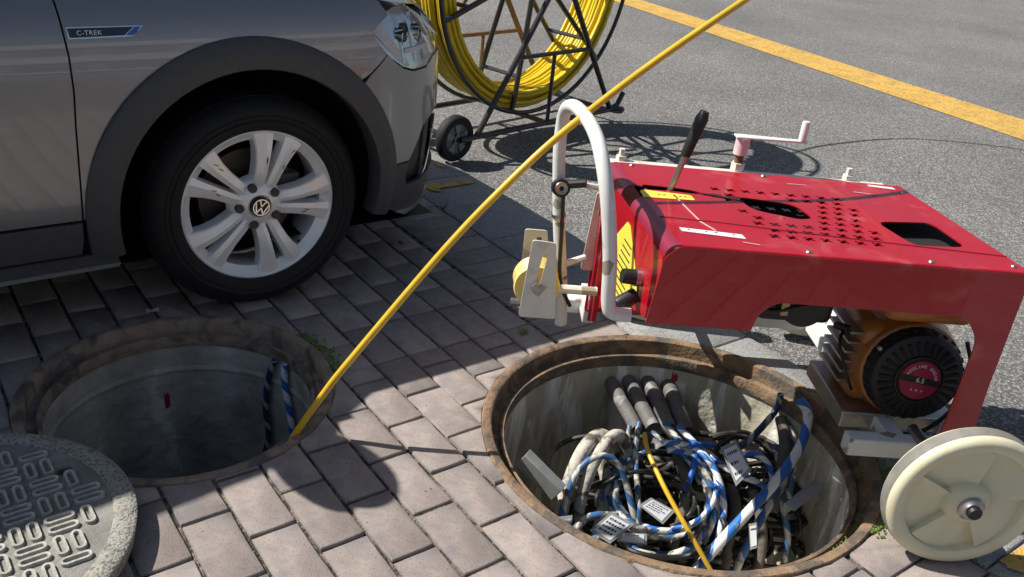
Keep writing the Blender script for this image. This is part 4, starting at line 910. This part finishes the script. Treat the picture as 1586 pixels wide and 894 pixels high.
# engine
en = empty('engine', ms(.674, .11, .278)); en.parent = mach
NF = frame((0, 0, 0), (-.05, -1, .12), (1, 0, 0))
MB().lathe([(0, -.16), (.125, -.16), (.128, -.06), (.118, -.02), (.10, -.01)], 40, NF).build('fan_shroud', orange_m, en, 40)
MB().lathe([(.112, -.045), (.112, .0), (.104, .018), (.094, .022), (.04, .03), (0, .03)], 48, NF).build('recoil_starter', black_m, en, 40)
mb = MB(); mb2 = MB()
for i in range(28):
    Mz = NF @ Matrix.Rotation(2 * math.pi * i / 28, 4, 'Z'); mb.prism(rounded([(.062, -.0028), (.092, -.0045), (.092, .0045), (.062, .0028)], .003, 3), .020, .0285, 0, Mz @ Matrix.Identity(4))
    mb2.box(.1055, .1125, -.005, .005, -.03, .006, Mz)
mb.build('starter_slots', hole_shade, en, kind='stuff'); mb2.build('cooling_slots', hole_shade, en, kind='stuff')
MB().lathe([(.05, .027), (.054, .033), (.058, .033), (.060, .027)], 40, NF).build('starter_ring', black_m, en, 40)
lb = MB().lathe([(0, .0335), (.047, .0335), (.048, .030)], 40, NF).build('label_disc', label_red, en, 40)
MB().box(-.048, .048, -.008, .008, .0337, .0343, NF @ Matrix.Rotation(R(-8), 4, 'Z')).build('label_band', black_m, lb)
text('6.5', .017, NF @ Matrix.Rotation(R(-8), 4, 'Z') @ Matrix.Translation((0, 0, .0348)), white_ink, 'label_number', lb, .0003)
s_ = 'GASOLINE ENGINE'
for i, ch in enumerate(s_):
    if ch == ' ': continue
    a = R(172 - 180 * (i + .5) / len(s_)); text(ch, .0105, NF @ Matrix.Rotation(a - math.pi / 2, 4, 'Z') @ Matrix.Translation((0, .035, .0340)), white_ink, 'label_letter', lb, .0002)
for ch, dx in (('E', -.012), ('M', 0), ('P', .012)): text(ch, .008, NF @ Matrix.Rotation(R(-8), 4, 'Z') @ Matrix.Translation((dx, -.026, .0340)), white_ink, 'label_letter', lb, .0002)
MB().lathe([(0, .0), (.005, .0), (.005, -.01)], 8, NF @ Matrix.Translation((-.098, .06, .012))).build('shroud_bolt', steel_m, en)
MB().box(-.12, .10, .04, .2, -.12, .10).build('crankcase', orange_m, en, 30, .035)
for k in range(6): MB().box(-.145, -.11, .06, .19, -.07 + k * .026, -.062 + k * .026).build('cooling_fin', steel_m, en, 30, .002)
MB().tube(spline([(-.15, .09, .06), (-.17, .05, .04), (-.15, .02, -.02), (-.12, .03, -.07)], 5), .004, 8).build('ignition_lead', black_m, en)
MB().lathe([(0, .03), (.009, .03), (.011, 0), (.011, -.01)], 12, frame((-.145, .09, .06), (-1, 0, .3))).build('plug_cap', black_m, en)
for bx, bz in ((-.09, .07), (.075, .075), (-.085, -.09)): MB().lathe([(0, .006), (.006, .006), (.006, 0)], 6, frame((bx, .042, bz), (0, -1, 0))).build('case_bolt', steel_m, en)
MB().box(-.115, .085, -.02, .22, .138, .188).build('fuel_tank', orange_m, en, 30, .02)
MB().box(-.14, .11, .0, .24, -.16, -.115).build('engine_base', steel_m, en, 30, .004)
MB().tube(spline([(.09, -.01, .10), (.115, -.03, .02), (.09, -.04, -.07), (.02, -.05, -.13), (-.06, -.03, -.14)], 6), .005, 8).build('throttle_cable', black_m, en)
MB().box(.26, .44, .12, .36, .38, .492).build('gearbox', black_m, mach, 30, .02)
MB().lathe([(0, .0), (.05, .0), (.055, -.02), (.055, -.1), (0, -.1)], 28, frame(ms(.36, .08, .445), (0, -1, 0))).build('air_filter', black_m, mach, 40)
MB().tube(spline(msn([(.24, .07, .47), (.27, .06, .44), (.33, .05, .46), (.40, .06, .475)]), 5), .006, 8).build('fuel_hose', black_m, mach)
MB().box(.286, .302, .05, .056, .435, .485).build('throttle_bracket', mat('brass_bracket', (.45, .32, .18), .45, metal=.5), mach)
# chassis and wheels
MB().box(.50, .81, .0, .04, .115, .16).build('chassis_rail', white_m, mach, 30, .004)
MB().box(-.12, .80, .60, .645, .115, .16).build('chassis_rail', white_m, mach, 30, .004)
MB().box(.60, .645, .04, .60, .118, .157).box(.765, .808, .04, .60, .118, .157).build('chassis_crossbar', white_m, mach, 30, .004)
for p_ in (.03, .19): MB().tube(msn([(p_, .03, .43), (p_, .32, .36), (p_, .60, .15)]), .012, 10).build('support_strut', white_m, mach)
for p_ in (.0, .72): MB().box(ms(p_, QW, 0).x, ms(p_, QW, 0).x + .03, QW + .004, .63, .13, .20).build('rear_bracket', white_m, mach, 30, .003)
WR = .164
def mwheel(p_, q_, detail, rz=0.0):
    w = empty('wheel', (p_, q_, WR)); w.parent = mach; w.rotation_euler = (math.pi / 2, 0, rz)
    MB().lathe([(.124, .006), (.129, .022), (.136, .026), (.150, .0265), (.158, .022), (.1625, .014), (.1625, -.018), (.158, -.024), (.13, -.026), (.124, -.006)], 64).build('rim', nylon_m, w, 40)
    MB().lathe([(.1628, .011), (.164, .006), (.164, -.012), (.1628, -.017)], 64).build('tread', nylon_dirty, w, 40)
    MB().lathe([(.03, .004), (.13, .006)], 48).build('web', nylon_m, w)
    for i in range(5):
        a = R(72 * i + 8); n = 6; mb = MB(); vs_ = []
        for k in range(n + 1):                                  # wedge-shaped ramps between hub and rim
            aa = a + R(66) * k / n; zz = .006 + .014 * (1 - k / n)
            for r_ in (.04, .08, .127): vs_.append((r_ * math.cos(aa), r_ * math.sin(aa), zz))
        for r_ in (.04, .08, .127): vs_.append((r_ * math.cos(a), r_ * math.sin(a), .004))
        fs = [(k * 3 + j, k * 3 + j + 1, (k + 1) * 3 + j + 1, (k + 1) * 3 + j) for k in range(n) for j in range(2)] + [(n * 3 + 3 + j, n * 3 + 4 + j, j + 1, j) for j in range(2)]
        mb.add(vs_, fs).build('spoke_ramp', nylon_m, w, 25)
    MB().lathe([(.026, .036), (.040, .034), (.047, .026), (.051, .0)], 36).build('hub', nylon_m, w, 50)
    MB().lathe([(.015, .050), (.021, .050), (.025, .042), (.0275, .040), (.0275, .03)], 28).build('bearing', steel_m, w, 30); MB().lathe([(0, .058), (.013, .058), (.015, .054), (.015, .036)], 24).build('axle_end', black_m, w, 30)
    MB().lathe([(0, .03), (.014, .03), (.014, -.24), (0, -.24)], 16).build('axle', steel_m, w, 40)
mwheel(.668, -.185, True); mwheel(.69, .80, False, math.pi); mwheel(.20, .82, False, math.pi)

# ------------------------------------------------------------------ small things
bt = empty('cigarette_butt', at(624, 377, .006), R(-28), label='brown cigarette butt lying on the shaded pavers', category='cigarette butt')
MB().lathe([(0, 0), (.004, 0), (.004, .012), (0, .012)], 10, frame((0, 0, 0), (1, 0, 0))).build('filter', mat('filter_tan', (.35, .2, .1), .8), bt); MB().lathe([(0, -.018), (.0038, -.018), (.004, 0), (0, 0)], 10, frame((0, 0, 0), (1, 0, 0))).build('burnt_end', mat('ash_brown', (.08, .05, .035), .9), bt)
def weed(px, py, h_, n, label, seed, spread=.6):
    root = empty('weed', at(px, py, 0), 0, label=label, category='weed'); rr = random.Random(seed); mb = MB()
    for i in range(n):
        a = rr.uniform(0, 6.28); L = h_ * rr.uniform(.5, 1); d = Vector((math.cos(a) * spread, math.sin(a) * spread, 1)).normalized(); pts = [d * (L * t) + Vector((0, 0, -.35 * L * t * t)) for t in (0, .33, .66, 1)]
        s_ = Vector((-math.sin(a), math.cos(a), 0)); w = h_ * .07
        vs_ = [p + s_ * w * k * sg for p, k in zip(pts, (.6, 1, .8, .05)) for sg in (-1, 1)]
        mb.add(vs_, [(0, 1, 3, 2), (2, 3, 5, 4), (4, 5, 7, 6)])
    mb.build('blade', weed_m, root)
weed(686, 326, .06, 6, 'thin green weed growing in the joint under the car bumper', 1)
for i, (x, y, lb) in enumerate(((1334, 598, 'light green weed highest on the right rim of the cable pit'), (1340, 640, 'green weed in the middle of the right rim of the cable pit'), (1352, 702, 'small weed sprawling right of the cable pit over the paver'), (1330, 735, 'low weed on the right rim just above the bracket level'), (810, 517, 'tiny weed at the upper left rim of the cable pit'))):
    weed(x, y, .035, 22, lb, 10 + i, 1.1)
def moss(pts, label, n=260, seed=1, spread=.012, sz=.005):
    rr = random.Random(seed); mb = MB(); P = [Vector(p) for p in pts]
    for _ in range(n):
        i = rr.randrange(len(P) - 1); p = P[i].lerp(P[i + 1], rr.random()) + Vector((rr.gauss(0, spread), rr.gauss(0, spread), 0)); r_ = rr.uniform(.3, 1) * sz
        mb.add([p + Vector((r_ * math.cos(a + _), r_ * math.sin(a + _), 0)) for a in (0, 1.57, 3.14, 4.71)] + [p + Vector((0, 0, r_ * .7))], [(0, 1, 4), (1, 2, 4), (2, 3, 4), (3, 0, 4)])
    mb.build('moss', moss_m, None, label=label, category='moss', kind='stuff')
c2, r2 = PIT2; c1, r1 = PIT1
moss([c2 + Vector((math.cos(R(a)) * (r2 + .006), math.sin(R(a)) * (r2 + .006), .002)) for a in range(-38, 40, 6)], 'green moss along the right rim of the cable pit', 520, 2, .009)
moss([c2 + Vector((math.cos(R(a)) * (r2 - .035), math.sin(R(a)) * (r2 - .035), -.04)) for a in range(-60, -20, 6)], 'moss on the lower right frame ledge of the cable pit', 260, 3, .012, .004)
moss([c1 + Vector((math.cos(R(a)) * (r1 + .01), math.sin(R(a)) * (r1 + .01), .002)) for a in range(22, 62, 5)], 'dark moss along the far right rim of the shaded manhole', 300, 4, .013)
rr = random.Random(21); mb = MB()
for _ in range(420):                                              # grit along the ledges and joints
    k = rr.random()
    if k < .3: c, r_ = rr.choice(PITS); a = rr.uniform(0, 6.28); d = rr.uniform(-.05, -.03); p = c + Vector((math.cos(a) * (r_ + d), math.sin(a) * (r_ + d), -.034 if r_ < .4 else -.042)); s_ = rr.uniform(.001, .004)
    else: p = uv(rr.uniform(-2.9, -.7), rr.uniform(-.2, 2.2), .001); s_ = rr.uniform(.0008, .0022); 
    if k >= .3 and any((Vector((p.x, p.y, 0)) - c).length < r_ + .004 for c, r_ in PITS): continue
    mb.ell(p, s_, s_ * rr.uniform(.6, 1), s_ * .7, 6, 4)
mb.build('grit', mat('grit_stone', (.2, .18, .16), .9, var=.4, vs=200), None, label='loose grit scattered on the paving and frame ledges', category='grit', kind='stuff')
ps = empty('paper_scrap', at(236, 482, .003), .4, label='small torn white scrap at the rim below the front tyre', category='scrap')
MB().add([(-.018, -.008, 0), (.0, -.012, .004), (.02, -.004, .001), (.016, .010, .006), (-.004, .006, .001), (-.016, .012, .004)], [(0, 1, 2, 4), (4, 2, 3), (0, 4, 5)]).build('paper', white_st, ps)

# ------------------------------------------------------------------ the building that the car paint mirrors
bl = empty('office_building', (21, -10, 0), math.atan2(.49, -.86), label='pale office block across the yard mirrored in the car paint', category='building')
MB().box(-8, 0, -13, 13, -.02, 7.2).build('wall', facade_m, bl)
wmesh = MB().box(-.02, .03, -.95, .95, 0, 1.7).mesh('window', pane_m); lmesh = MB().box(0, .35, -13.1, 13.1, 0, .14).mesh('ledge', white_st)
for f_ in range(2):
    for k in range(10):
        o = link('window', wmesh, bl); o.location = (.0, -11.2 + k * 2.5, 1.1 + f_ * 3.4)
    for k in range(6):
        o = link('ledge', lmesh, bl); o.location = (.0, 0, .75 + f_ * 3.4 + k * .48 if k < 1 else 2.95 + f_ * 3.4 + (k - 1) * .22)
